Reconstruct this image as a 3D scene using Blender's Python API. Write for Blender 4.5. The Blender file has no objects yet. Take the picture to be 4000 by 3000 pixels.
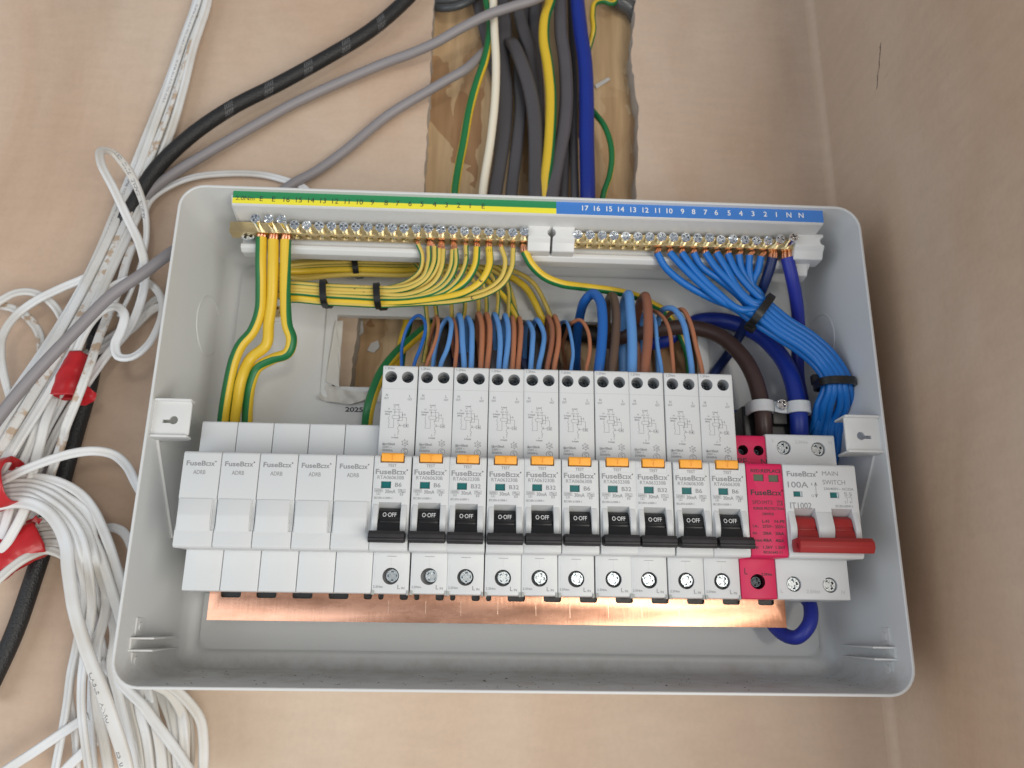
import bpy, bmesh, math, random
from mathutils import Vector, Matrix
random.seed(7)
S = 0.001                                   # all dimensions below are millimetres
SC = bpy.context.scene
COL = SC.collection
# ------------------------------------------------------------------ camera
RX, RZ, RY = 0.2892127, -0.0407405, -0.0134773
CAM = (138.3648, 462.6224, -31.0375)        # x, distance in front of wall, z
FPX = 3148.23                               # focal length in pixels of the 4000 px wide photograph
def rot3(a, b, c):
    return Matrix.Rotation(b, 3, 'Z') @ Matrix.Rotation(a, 3, 'X') @ Matrix.Rotation(c, 3, 'Y')
R3 = rot3(RX, RZ, RY)
cam = bpy.data.cameras.new('camera'); co = bpy.data.objects.new('camera', cam); COL.objects.link(co)
cam.lens = FPX / 4000 * 36; cam.sensor_width = 36; cam.clip_start = 0.01; cam.clip_end = 60
r_, f_, u_ = R3.col[0], R3.col[1], R3.col[2]
M3 = Matrix((r_, u_, -f_)).transposed()
co.matrix_world = Matrix.Translation((CAM[0]*S, -CAM[1]*S, CAM[2]*S)) @ M3.to_4x4()
cam.dof.use_dof = True; cam.dof.focus_distance = 0.385; cam.dof.aperture_fstop = 11
SC.camera = co
# ------------------------------------------------------------------ light
w = bpy.data.worlds.new('World'); SC.world = w; w.use_nodes = True
_nt = w.node_tree; _bg = _nt.nodes['Background']; _bg.inputs[1].default_value = 0.52       # soft light of the room: pale floor below, dimmer above
_g = _nt.nodes.new('ShaderNodeNewGeometry'); _sx = _nt.nodes.new('ShaderNodeSeparateXYZ'); _cr = _nt.nodes.new('ShaderNodeValToRGB')
_tcw = _nt.nodes.new('ShaderNodeTexCoord'); _nt.links.new(_tcw.outputs['Generated'], _sx.inputs[0])
_mrw = _nt.nodes.new('ShaderNodeMapRange'); _mrw.inputs['From Min'].default_value = -1; _nt.links.new(_sx.outputs['Z'], _mrw.inputs['Value'])
_nt.links.new(_mrw.outputs['Result'], _cr.inputs[0]); _nt.links.new(_cr.outputs[0], _bg.inputs[0])
_cr.color_ramp.elements[0].color = (0.93, 0.96, 1.0, 1); _cr.color_ramp.elements[0].position = 0.25
_cr.color_ramp.elements[1].color = (0.50, 0.52, 0.56, 1); _cr.color_ramp.elements[1].position = 0.70
def area(name, loc, target, size, power, col, sy=None):
    l = bpy.data.lights.new(name, 'AREA'); l.energy = power; l.color = col; l.shape = 'RECTANGLE'
    l.size = size*S; l.size_y = (sy or size)*S
    o = bpy.data.objects.new(name, l); COL.objects.link(o)
    p = Vector((loc[0]*S, -loc[1]*S, loc[2]*S)); t = Vector((target[0]*S, -target[1]*S, target[2]*S))
    o.location = p; o.rotation_euler = (t-p).to_track_quat('-Z', 'Y').to_euler()
    o['kind'] = 'light'
    return o
area('window_light', (-1450, 1650, -400), (110, 0, 60), 1700, 17.0, (0.84, 0.92, 1.0), 1400)
area('window_light', (1150, 1600, -740), (140, 0, 60), 1150, 25.0, (1.0, 0.96, 0.87), 1200)
area('lamp_light', (740, 2900, 10), (200, 0, 0), 260, 9.0, (1.0, 0.95, 0.85), 300)
SC.view_settings.view_transform = 'Standard'; SC.view_settings.look = 'None'
SC.view_settings.exposure = -0.08; SC.view_settings.gamma = 1
SC.view_settings.use_curve_mapping = False
# ------------------------------------------------------------------ helpers
CR = {'F':(0,0,.553),'1':(600,600,2.011),'2':(1600,600,2.0733),'3':(2100,700,1.58),'4':(0,500,1.3825),
 '5':(1300,1350,2.2122),'6':(2700,1600,1.952),'A':(600,1550,1.8433),'B':(2200,1350,2.2122),'D':(1500,0,2.011),
 'E':(0,1500,1.1059),'G':(400,2200,1.3825),'H':(2400,2200,1.3825),'S':(0,0,1),'K':(1000,950,1.8433),
 'L':(1500,1150,2.765),'M':(0,1000,2.37),'N':(400,0,1.84375),'O':(0,2300,2.37),'Q':(0,1650,2.5529),'R':(2200,1100,2.765)}
def U(c, x, y, d):
    """a point read off the photograph, at a known distance d (mm) in front of the wall -> (x, d, z)"""
    o = CR[c]; x = x/o[2]+o[0]; y = y/o[2]+o[1]
    v = R3 @ Vector(((x-2000)/FPX, 1, -(y-1500)/FPX))
    t = (-d+CAM[1])/v[1]
    return (CAM[0]+t*v[0], d, CAM[2]+t*v[2])
ORG = [0.0, 0.0, 0.0]
def org(x=0, d=0, z=0): ORG[:] = [x, d, z]
def V(x, d, z): return Vector(((x-ORG[0])*S, -(d-ORG[1])*S, (z-ORG[2])*S))
def lin(c):
    return tuple(((v/255)/12.92 if v/255 <= 0.04045 else ((v/255+0.055)/1.055)**2.4) for v in c)
MAT = {}
def mat(name, col, rough=0.45, metal=0.0, noise=0.0, nscale=60, bump=0.0, bscale=900, bevel=0.0, spec=0.5, alpha=1.0, sss=0.0, rnoise=0.0):
    if name in MAT: return MAT[name]
    m = bpy.data.materials.new(name); m.use_nodes = True; nt = m.node_tree; b = nt.nodes['Principled BSDF']
    b.inputs['Base Color'].default_value = (*col, 1); b.inputs['Roughness'].default_value = rough
    b.inputs['Metallic'].default_value = metal; b.inputs['Specular IOR Level'].default_value = spec
    tc = nt.nodes.new('ShaderNodeTexCoord')
    def nz(scale, det=4):
        n = nt.nodes.new('ShaderNodeTexNoise'); n.inputs['Scale'].default_value = scale; n.inputs['Detail'].default_value = det
        nt.links.new(tc.outputs['Object'], n.inputs['Vector']); return n
    if noise:
        n = nz(nscale); mx = nt.nodes.new('ShaderNodeMix'); mx.data_type = 'RGBA'
        mx.inputs['A'].default_value = (*[c*(1-noise) for c in col], 1); mx.inputs['B'].default_value = (*[min(1, c*(1+noise)) for c in col], 1)
        nt.links.new(n.outputs['Fac'], mx.inputs['Factor']); nt.links.new(mx.outputs['Result'], b.inputs['Base Color'])
    if rnoise:
        n = nz(nscale*2); mr = nt.nodes.new('ShaderNodeMapRange'); mr.inputs['To Min'].default_value = max(0.02, rough-rnoise); mr.inputs['To Max'].default_value = rough+rnoise
        nt.links.new(n.outputs['Fac'], mr.inputs['Value']); nt.links.new(mr.outputs['Result'], b.inputs['Roughness'])
    nrm = None
    if bevel:
        bv = nt.nodes.new('ShaderNodeBevel'); bv.samples = 4; bv.inputs['Radius'].default_value = bevel*S; nrm = bv.outputs['Normal']
    if bump:
        n = nz(bscale, 3); bp = nt.nodes.new('ShaderNodeBump'); bp.inputs['Strength'].default_value = bump; bp.inputs['Distance'].default_value = 0.0002
        nt.links.new(n.outputs['Fac'], bp.inputs['Height'])
        if nrm: nt.links.new(nrm, bp.inputs['Normal'])
        nrm = bp.outputs['Normal']
    if nrm: nt.links.new(nrm, b.inputs['Normal'])
    if alpha < 1: b.inputs['Alpha'].default_value = alpha
    if sss: b.inputs['Subsurface Weight'].default_value = sss; b.inputs['Subsurface Scale'].default_value = 0.002
    MAT[name] = m; return m
WHITE = mat('white_plastic', (0.64, 0.65, 0.655), 0.42, bump=0.12, bscale=2500, bevel=0.22, noise=0.015, nscale=40)
WHITE2 = mat('white_smooth_plastic', (0.69, 0.69, 0.68), 0.38, bevel=0.25)
BOXM = mat('white_painted_metal', (0.66, 0.665, 0.66), 0.42, bump=0.25, bscale=700, noise=0.02, nscale=30)
def dusty():
    nt = BOXM.node_tree; b = nt.nodes['Principled BSDF']; tc = nt.nodes['Texture Coordinate']; src = b.inputs['Base Color'].links[0].from_socket
    sp = nt.nodes.new('ShaderNodeSeparateXYZ'); nt.links.new(tc.outputs['Object'], sp.inputs[0])
    mr = nt.nodes.new('ShaderNodeMapRange'); mr.inputs['From Min'].default_value = 0.016; mr.inputs['From Max'].default_value = 0.003; nt.links.new(sp.outputs['Z'], mr.inputs['Value'])
    n = nt.nodes.new('ShaderNodeTexNoise'); n.inputs['Scale'].default_value = 70; n.inputs['Detail'].default_value = 8; n.inputs['Roughness'].default_value = 0.75; nt.links.new(tc.outputs['Object'], n.inputs['Vector'])
    r = nt.nodes.new('ShaderNodeValToRGB'); r.color_ramp.elements[0].position = 0.42; r.color_ramp.elements[1].position = 0.68; nt.links.new(n.outputs['Fac'], r.inputs[0])
    m = nt.nodes.new('ShaderNodeMath'); m.operation = 'MULTIPLY'; nt.links.new(mr.outputs['Result'], m.inputs[0]); nt.links.new(r.outputs[0], m.inputs[1])
    m2 = nt.nodes.new('ShaderNodeMath'); m2.operation = 'MULTIPLY'; m2.inputs[1].default_value = 0.55; mr2 = nt.nodes.new('ShaderNodeMapRange'); mr2.inputs['From Min'].default_value = 0.0017; mr2.inputs['From Max'].default_value = 0.0028; nt.links.new(sp.outputs['Z'], mr2.inputs['Value'])
    m3 = nt.nodes.new('ShaderNodeMath'); m3.operation = 'MULTIPLY'; nt.links.new(m.outputs[0], m3.inputs[0]); nt.links.new(mr2.outputs['Result'], m3.inputs[1]); nt.links.new(m3.outputs[0], m2.inputs[0])
    x = nt.nodes.new('ShaderNodeMix'); x.data_type = 'RGBA'; x.inputs['B'].default_value = (0.36, 0.29, 0.22, 1)
    nt.links.new(m2.outputs[0], x.inputs['Factor']); nt.links.new(src, x.inputs['A']); nt.links.new(x.outputs['Result'], b.inputs['Base Color'])
dusty()
HOLE = mat('recess_shade_grey', (0.42, 0.43, 0.44), 0.5)  # housing white turned grey inside the screw holes: their shade painted into the colour
PRINT = mat('grey_print', (0.27, 0.27, 0.28), 0.6)
PRINTD = mat('dark_print', (0.03, 0.03, 0.035), 0.6)
PRINTW = mat('white_print', (0.8, 0.8, 0.8), 0.6)
EMBOSS = mat('embossed_print', (0.50, 0.51, 0.50), 0.6)
BLACK = mat('black_plastic', (0.012, 0.012, 0.013), 0.38, bump=0.2, bscale=2500, bevel=0.25)
BLACKM = mat('black_rubbed_plastic', (0.022, 0.020, 0.022), 0.55, bevel=0.25, noise=0.4, nscale=300)
TIE = mat('black_nylon', (0.010, 0.010, 0.010), 0.3, bump=0.3, bscale=1500)
RED = mat('red_plastic', lin((158, 38, 38)), 0.45, bevel=0.3, noise=0.06, nscale=120)
REDSH = mat('crimson_plastic', lin((208, 24, 84)), 0.45, bevel=0.25, bump=0.1, bscale=2000, noise=0.02)
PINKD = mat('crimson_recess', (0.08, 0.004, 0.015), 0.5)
ORANGE = mat('orange_plastic', lin((250, 172, 60)), 0.45, bevel=0.25, sss=0.05)
ORANGED = mat('orange_emboss', lin((235, 150, 45)), 0.5)
TEAL = mat('teal_flag', (0.005, 0.13, 0.13), 0.25)
LCD = mat('grey_green_window', (0.10, 0.13, 0.08), 0.25)
BRASS = mat('brass', (0.72, 0.56, 0.30), 0.30, 1.0, noise=0.08, nscale=150, rnoise=0.08, bevel=0.2)
BRASSD = mat('brass_hole', (0.35, 0.24, 0.08), 0.3, 1.0)
ZINC = mat('zinc_screw', (0.86, 0.90, 0.94), 0.17, 1.0, rnoise=0.08, nscale=400, bevel=0.12)
ZINCB = mat('brushed_zinc_screw', (0.58, 0.62, 0.64), 0.32, 1.0, rnoise=0.1, nscale=500, noise=0.15, bevel=0.12)
DARKZ = mat('dark_zinc_screw', (0.10, 0.11, 0.12), 0.2, 1.0, bevel=0.12)
COPPERW = mat('copper_strand', (0.80, 0.40, 0.25), 0.35, 1.0, noise=0.3, nscale=800)
GY_Y = mat('yellow_insulation', lin((206, 178, 84)), 0.42, noise=0.05, nscale=80)
GY_YB = mat('bright_yellow_insulation', lin((222, 186, 50)), 0.38, noise=0.04, nscale=80)
GY_G = mat('green_insulation', lin((28, 112, 62)), 0.42, noise=0.05, nscale=80)
BLUEN = mat('bright_blue_insulation', lin((20, 108, 190)), 0.36, noise=0.05, nscale=60)
BLUEL = mat('light_blue_insulation', lin((92, 146, 208)), 0.45, noise=0.05, nscale=60)
BLUEM = mat('mid_blue_insulation', lin((28, 94, 172)), 0.42, noise=0.05, nscale=60)
BLUED = mat('deep_blue_insulation', lin((20, 46, 140)), 0.42, noise=0.08, nscale=60)
BLUEV = mat('violet_blue_insulation', lin((38, 50, 152)), 0.45, noise=0.08, nscale=60)
NAVY = mat('navy_insulation', lin((14, 36, 88)), 0.4)
BROWNL = mat('light_brown_insulation', lin((172, 110, 78)), 0.45, noise=0.05, nscale=60)
BROWNR = mat('red_brown_insulation', lin((146, 92, 68)), 0.45, noise=0.05, nscale=60)
BROWND = mat('dark_brown_insulation', lin((92, 72, 58)), 0.42, noise=0.05, nscale=60)
BROWNX = mat('deep_brown_insulation', lin((70, 52, 48)), 0.38, noise=0.08, nscale=60)
GREYC = mat('grey_cable_sheath', lin((122, 116, 122)), 0.5, noise=0.04, nscale=60)
GREYL = mat('light_grey_cable_sheath', lin((140, 135, 137)), 0.5, noise=0.05, nscale=60)
GREYK = mat('dark_grey_cable_sheath', lin((78, 76, 79)), 0.35, noise=0.08, nscale=60)
CREAM = mat('cream_cable_sheath', lin((232, 224, 205)), 0.45)
CLAMPW = mat('translucent_nylon', (0.62, 0.64, 0.66), 0.4, bevel=0.4, sss=0.2)
GREENL = mat('green_label', lin((42, 134, 84)), 0.35)
YELL = mat('yellow_label', lin((238, 226, 62)), 0.35)
BLUELB = mat('blue_label', lin((66, 124, 200)), 0.35)
PAPER = mat('off_white_paper', (0.60, 0.58, 0.54), 0.8, bump=0.4, bscale=150)
TAPE = mat('red_tape', lin((186, 34, 40)), 0.32, bump=0.5, bscale=180, noise=0.12, nscale=60)
DARKV = mat('dark_void', (0.008, 0.008, 0.008), 0.6)

def white_cable_mat():
    m = mat('white_cable_sheath', (0.70, 0.70, 0.69), 0.40)
    nt = m.node_tree; b = nt.nodes['Principled BSDF']; tc = nt.nodes['Texture Coordinate']
    n = nt.nodes.new('ShaderNodeTexNoise'); n.inputs['Scale'].default_value = 22; n.inputs['Detail'].default_value = 3
    r = nt.nodes.new('ShaderNodeValToRGB'); r.color_ramp.elements[0].color = (0.62, 0.59, 0.54, 1); r.color_ramp.elements[0].position = 0.35
    r.color_ramp.elements[1].color = (0.76, 0.77, 0.78, 1); r.color_ramp.elements[1].position = 0.62
    nt.links.new(tc.outputs['Object'], n.inputs['Vector']); nt.links.new(n.outputs['Fac'], r.inputs[0]); nt.links.new(r.outputs[0], b.inputs['Base Color'])
    return m
WCAB = white_cable_mat()
def dirty_cable_mat():
    m = mat('plaster_splashed_cable_sheath', (0.7, 0.7, 0.69), 0.5)
    nt = m.node_tree; b = nt.nodes['Principled BSDF']; tc = nt.nodes['Texture Coordinate']
    n = nt.nodes.new('ShaderNodeTexNoise'); n.inputs['Scale'].default_value = 170; n.inputs['Detail'].default_value = 8; n.inputs['Roughness'].default_value = 0.6
    r = nt.nodes.new('ShaderNodeValToRGB'); e = r.color_ramp.elements
    e[0].color = (0.68, 0.67, 0.65, 1); e[0].position = 0.52; e[1].color = (0.48, 0.36, 0.26, 1); e[1].position = 0.60
    nt.links.new(tc.outputs['Object'], n.inputs['Vector']); nt.links.new(n.outputs['Fac'], r.inputs[0]); nt.links.new(r.outputs[0], b.inputs['Base Color'])
    return m
DCAB = dirty_cable_mat()
def braid_mat():
    m = mat('black_braided_sleeve', (0.013, 0.013, 0.014), 0.5)
    nt = m.node_tree; b = nt.nodes['Principled BSDF']; tc = nt.nodes['Texture Coordinate']
    v = nt.nodes.new('ShaderNodeTexVoronoi'); v.inputs['Scale'].default_value = 1100
    bp = nt.nodes.new('ShaderNodeBump'); bp.inputs['Strength'].default_value = 0.6; bp.inputs['Distance'].default_value = 0.0004
    nt.links.new(tc.outputs['Object'], v.inputs['Vector']); nt.links.new(v.outputs['Distance'], bp.inputs['Height']); nt.links.new(bp.outputs['Normal'], b.inputs['Normal'])
    return m
BRAID = braid_mat()
def plaster(name, c1, c2, c3, mottle=9.0, pale=(0.68, 0.58, 0.47)):
    m = mat(name, c1, 0.72, spec=0.25); nt = m.node_tree; b = nt.nodes['Principled BSDF']; tc = nt.nodes['Texture Coordinate']
    n1 = nt.nodes.new('ShaderNodeTexNoise'); n1.inputs['Scale'].default_value = mottle; n1.inputs['Detail'].default_value = 8; n1.inputs['Roughness'].default_value = 0.62; n1.inputs['Distortion'].default_value = 0.6
    mp = nt.nodes.new('ShaderNodeMapping'); mp.inputs['Scale'].default_value = (1, 1, 0.55); mp.inputs['Rotation'].default_value = (0, 0.5, 0)
    nt.links.new(tc.outputs['Object'], mp.inputs[0]); nt.links.new(mp.outputs[0], n1.inputs['Vector'])
    r = nt.nodes.new('ShaderNodeValToRGB'); e = r.color_ramp.elements
    e[0].position = 0.32; e[0].color = (*c2, 1); e[1].position = 0.70; e[1].color = (*c3, 1); k = e.new(0.5); k.color = (*c1, 1)
    nt.links.new(n1.outputs['Fac'], r.inputs[0])
    n2 = nt.nodes.new('ShaderNodeTexNoise'); n2.inputs['Scale'].default_value = 330; n2.inputs['Detail'].default_value = 3
    nt.links.new(tc.outputs['Object'], n2.inputs['Vector'])
    mx = nt.nodes.new('ShaderNodeMix'); mx.data_type = 'RGBA'; mx.blend_type = 'MULTIPLY'; mx.inputs['Factor'].default_value = 0.15
    r2 = nt.nodes.new('ShaderNodeValToRGB'); r2.color_ramp.elements[0].position = 0.3; r2.color_ramp.elements[0].color = (0.75, 0.72, 0.68, 1); r2.color_ramp.elements[1].position = 0.6
    nt.links.new(n2.outputs['Fac'], r2.inputs[0]); bg = nt.nodes.new('ShaderNodeTexNoise'); bg.inputs['Scale'].default_value = 3.4; bg.inputs['Detail'].default_value = 5; bg.inputs['Distortion'].default_value = 1.2
    nt.links.new(mp.outputs[0], bg.inputs['Vector'])
    rb = nt.nodes.new('ShaderNodeValToRGB'); rb.color_ramp.elements[0].position = 0.40; rb.color_ramp.elements[1].position = 0.64; nt.links.new(bg.outputs['Fac'], rb.inputs[0])
    m5 = nt.nodes.new('ShaderNodeMath'); m5.operation = 'MULTIPLY'; m5.inputs[1].default_value = 0.55; nt.links.new(rb.outputs[0], m5.inputs[0])
    mb = nt.nodes.new('ShaderNodeMix'); mb.data_type = 'RGBA'; mb.inputs['B'].default_value = (*pale, 1)
    nt.links.new(m5.outputs[0], mb.inputs['Factor']); nt.links.new(r.outputs[0], mb.inputs['A'])
    nt.links.new(mb.outputs['Result'], mx.inputs['A']); nt.links.new(r2.outputs[0], mx.inputs['B'])
    # fine trowel scratches
    wv = nt.nodes.new('ShaderNodeTexNoise'); wv.inputs['Scale'].default_value = 75; wv.inputs['Detail'].default_value = 5
    mp2 = nt.nodes.new('ShaderNodeMapping'); mp2.inputs['Scale'].default_value = (0.5, 0.5, 2.2); mp2.inputs['Rotation'].default_value = (0, 0.8, 0)
    nt.links.new(tc.outputs['Object'], mp2.inputs[0]); nt.links.new(mp2.outputs[0], wv.inputs['Vector'])
    mx2 = nt.nodes.new('ShaderNodeMix'); mx2.data_type = 'RGBA'; mx2.blend_type = 'MULTIPLY'; mx2.inputs['Factor'].default_value = 0.14
    nt.links.new(mx.outputs['Result'], mx2.inputs['A']); nt.links.new(wv.outputs['Fac'], mx2.inputs['B'])
    sc = nt.nodes.new('ShaderNodeTexNoise'); sc.inputs['Scale'].default_value = 30; sc.inputs['Detail'].default_value = 7; sc.inputs['Roughness'].default_value = 0.7
    ms_ = nt.nodes.new('ShaderNodeMapping'); ms_.inputs['Scale'].default_value = (0.35, 1, 1.6); ms_.inputs['Rotation'].default_value = (0, 0.9, 0)
    nt.links.new(tc.outputs['Object'], ms_.inputs[0]); nt.links.new(ms_.outputs[0], sc.inputs['Vector'])
    rs = nt.nodes.new('ShaderNodeValToRGB'); rs.color_ramp.elements[0].position = 0.66; rs.color_ramp.elements[0].color = (0, 0, 0, 1); rs.color_ramp.elements[1].position = 0.74
    nt.links.new(sc.outputs['Fac'], rs.inputs[0]); m4 = nt.nodes.new('ShaderNodeMath'); m4.operation = 'MULTIPLY'; m4.inputs[1].default_value = 0.35; nt.links.new(rs.outputs[0], m4.inputs[0])
    mx3 = nt.nodes.new('ShaderNodeMix'); mx3.data_type = 'RGBA'; mx3.inputs['B'].default_value = (0.30, 0.20, 0.13, 1)
    nt.links.new(m4.outputs[0], mx3.inputs['Factor']); nt.links.new(mx2.outputs['Result'], mx3.inputs['A'])
    nt.links.new(mx3.outputs['Result'], b.inputs['Base Color'])
    ad = nt.nodes.new('ShaderNodeMath'); ad.operation = 'ADD'; nt.links.new(n2.outputs['Fac'], ad.inputs[0]); nt.links.new(wv.outputs['Fac'], ad.inputs[1])
    bp = nt.nodes.new('ShaderNodeBump'); bp.inputs['Strength'].default_value = 0.09; bp.inputs['Distance'].default_value = 0.0005
    nt.links.new(ad.outputs[0], bp.inputs['Height']); nt.links.new(bp.outputs['Normal'], b.inputs['Normal'])
    return m
PLAS = plaster('pink_plaster', (0.61, 0.44, 0.325), (0.50, 0.345, 0.24), (0.69, 0.54, 0.42), 6.0)
PLAS2 = plaster('brown_plaster', (0.61, 0.435, 0.31), (0.52, 0.355, 0.235), (0.67, 0.51, 0.385), 5.0, (0.66, 0.54, 0.43))
def osb_mat():
    m = mat('strand_board', (0.4, 0.28, 0.15), 0.55); nt = m.node_tree; b = nt.nodes['Principled BSDF']; tc = nt.nodes['Texture Coordinate']
    mp = nt.nodes.new('ShaderNodeMapping'); mp.inputs['Scale'].default_value = (1.0, 1.0, 0.22); mp.inputs['Rotation'].default_value = (0, 0.35, 0)
    v = nt.nodes.new('ShaderNodeTexVoronoi'); v.inputs['Scale'].default_value = 55; v.inputs['Randomness'].default_value = 1
    n = nt.nodes.new('ShaderNodeTexNoise'); n.inputs['Scale'].default_value = 40; n.inputs['Distortion'].default_value = 1.0
    av = nt.nodes.new('ShaderNodeVectorMath'); av.operation = 'MULTIPLY_ADD'; av.inputs[1].default_value = (0.012, 0.012, 0.012)
    nt.links.new(tc.outputs['Object'], mp.inputs[0]); nt.links.new(mp.outputs[0], av.inputs[2]); nt.links.new(n.outputs['Color'], av.inputs[0]); nt.links.new(tc.outputs['Object'], n.inputs['Vector'])
    nt.links.new(av.outputs[0], v.inputs['Vector'])
    sp = nt.nodes.new('ShaderNodeSeparateColor'); nt.links.new(v.outputs['Color'], sp.inputs[0])
    r = nt.nodes.new('ShaderNodeValToRGB'); e = r.color_ramp.elements
    e[0].color = (0.42, 0.23, 0.11, 1); e[1].color = (0.74, 0.55, 0.33, 1); k = e.new(0.25); k.color = (0.62, 0.41, 0.22, 1)
    nt.links.new(sp.outputs[0], r.inputs[0])
    g = nt.nodes.new('ShaderNodeTexNoise'); g.inputs['Scale'].default_value = 160; g.inputs['Detail'].default_value = 6
    mg = nt.nodes.new('ShaderNodeMapping'); mg.inputs['Scale'].default_value = (1, 1, 0.08); mg.inputs['Rotation'].default_value = (0, 0.35, 0)
    nt.links.new(tc.outputs['Object'], mg.inputs[0]); nt.links.new(mg.outputs[0], g.inputs['Vector'])
    rg = nt.nodes.new('ShaderNodeValToRGB'); rg.color_ramp.elements[0].position = 0.3; rg.color_ramp.elements[0].color = (0.6, 0.55, 0.5, 1); rg.color_ramp.elements[1].position = 0.7
    nt.links.new(g.outputs['Fac'], rg.inputs[0])
    mx = nt.nodes.new('ShaderNodeMix'); mx.data_type = 'RGBA'; mx.blend_type = 'MULTIPLY'; mx.inputs['Factor'].default_value = 0.8
    nt.links.new(r.outputs[0], mx.inputs['A']); nt.links.new(rg.outputs[0], mx.inputs['B']); nt.links.new(mx.outputs['Result'], b.inputs['Base Color'])
    bp = nt.nodes.new('ShaderNodeBump'); bp.inputs['Strength'].default_value = 0.5; bp.inputs['Distance'].default_value = 0.001
    nt.links.new(sp.outputs[0], bp.inputs['Height']); nt.links.new(bp.outputs['Normal'], b.inputs['Normal'])
    return m
OSB = osb_mat()
def copper_mat():
    m = mat('copper_bar', (0.90, 0.50, 0.34), 0.30, 1.0); nt = m.node_tree; b = nt.nodes['Principled BSDF']; tc = nt.nodes['Texture Coordinate']
    n = nt.nodes.new('ShaderNodeTexNoise'); n.inputs['Scale'].default_value = 25; n.inputs['Detail'].default_value = 8; n.inputs['Roughness'].default_value = 0.7
    mp = nt.nodes.new('ShaderNodeMapping'); mp.inputs['Scale'].default_value = (1, 1, 3)
    nt.links.new(tc.outputs['Object'], mp.inputs[0]); nt.links.new(mp.outputs[0], n.inputs['Vector'])
    r = nt.nodes.new('ShaderNodeValToRGB'); e = r.color_ramp.elements; e[0].position = 0.3; e[0].color = (0.48, 0.23, 0.14, 1); e[1].position = 0.6; e[1].color = (0.74, 0.40, 0.27, 1)
    nt.links.new(n.outputs['Fac'], r.inputs[0]); nt.links.new(r.outputs[0], b.inputs['Base Color'])
    mr = nt.nodes.new('ShaderNodeMapRange'); mr.inputs['To Min'].default_value = 0.17; mr.inputs['To Max'].default_value = 0.36
    nt.links.new(n.outputs['Fac'], mr.inputs['Value']); nt.links.new(mr.outputs['Result'], b.inputs['Roughness'])
    n2 = nt.nodes.new('ShaderNodeTexNoise'); n2.inputs['Scale'].default_value = 700; n2.inputs['Detail'].default_value = 5
    mp2 = nt.nodes.new('ShaderNodeMapping'); mp2.inputs['Scale'].default_value = (1, 1, 0.12)
    nt.links.new(tc.outputs['Object'], mp2.inputs[0]); nt.links.new(mp2.outputs[0], n2.inputs['Vector'])
    bp = nt.nodes.new('ShaderNodeBump'); bp.inputs['Strength'].default_value = 0.12; bp.inputs['Distance'].default_value = 0.0002
    nt.links.new(n2.outputs['Fac'], bp.inputs['Height']); nt.links.new(bp.outputs['Normal'], b.inputs['Normal'])
    return m
COPPER = copper_mat()

def tag(o, label=None, cat=None, group=None, kind=None):
    if label: o['label'] = label
    if cat: o['category'] = cat
    if group: o['group'] = group
    if kind: o['kind'] = kind
    return o
def empty(name, label, cat, group=None):
    o = bpy.data.objects.new(name, None); COL.objects.link(o); o.location = (ORG[0]*S, -ORG[1]*S, ORG[2]*S)
    o.empty_display_size = 0.01
    return tag(o, label, cat, group)
def link(name, bm, mats, parent=None, sharp=35):
    me = bpy.data.meshes.new(name)
    if isinstance(bm, bpy.types.Mesh): me = bm; me.name = name
    else:
        bm.normal_update(); bm.to_mesh(me); bm.free()
    for m in (mats if isinstance(mats, (list, tuple)) else [mats]): me.materials.append(m)
    if sharp is not None:
        me.shade_smooth(); me.set_sharp_from_angle(angle=math.radians(sharp))
    o = bpy.data.objects.new(name, me); COL.objects.link(o)
    if parent: o.parent = parent
    else: o.location = (ORG[0]*S, -ORG[1]*S, ORG[2]*S)
    return o
def box(bm, x0, x1, d0, d1, z0, z1, mi=0):
    vs = [bm.verts.new(V(x, d, z)) for x in (x0, x1) for d in (d0, d1) for z in (z0, z1)]
    for q in ((0,1,3,2),(4,6,7,5),(0,4,5,1),(2,3,7,6),(0,2,6,4),(1,5,7,3)):
        f = bm.faces.new([vs[i] for i in q]); f.material_index = mi
    bmesh.ops.recalc_face_normals(bm, faces=list({f for v in vs for f in v.link_faces}))
def roundp(pts, n=4):
    """pts (a, b, r): polygon with rounded corners"""
    out = []; N = len(pts)
    for i, (x, y, r) in enumerate(pts):
        if r <= 0: out.append((x, y)); continue
        p = Vector((x, y)); a = (Vector(pts[i-1][:2])-p); c = (Vector(pts[(i+1) % N][:2])-p)
        ang = a.angle(c); t = min(r/math.tan(ang/2), a.length*0.49, c.length*0.49)
        p0 = p+a.normalized()*t; p2 = p+c.normalized()*t
        for k in range(n+1):
            s = k/n; q = p0*(1-s)**2+p*2*s*(1-s)+p2*s*s; out.append((q.x, q.y))
    return out
def inset(poly, a):
    N = len(poly); area_ = sum(poly[i-1][0]*poly[i][1]-poly[i][0]*poly[i-1][1] for i in range(N)); sg = 1 if area_ > 0 else -1
    out = []
    for i in range(N):
        p = Vector(poly[i]); e1 = (p-Vector(poly[i-1])); e2 = (Vector(poly[(i+1) % N])-p)
        if e1.length < 1e-6 or e2.length < 1e-6: out.append(tuple(p)); continue
        e1.normalize(); e2.normalize(); n = Vector((-e1.y, e1.x))+Vector((-e2.y, e2.x))
        n = n/max(0.4, n.length_squared/2)*sg*a
        out.append((p.x+n.x, p.y+n.y))
    return out
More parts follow.
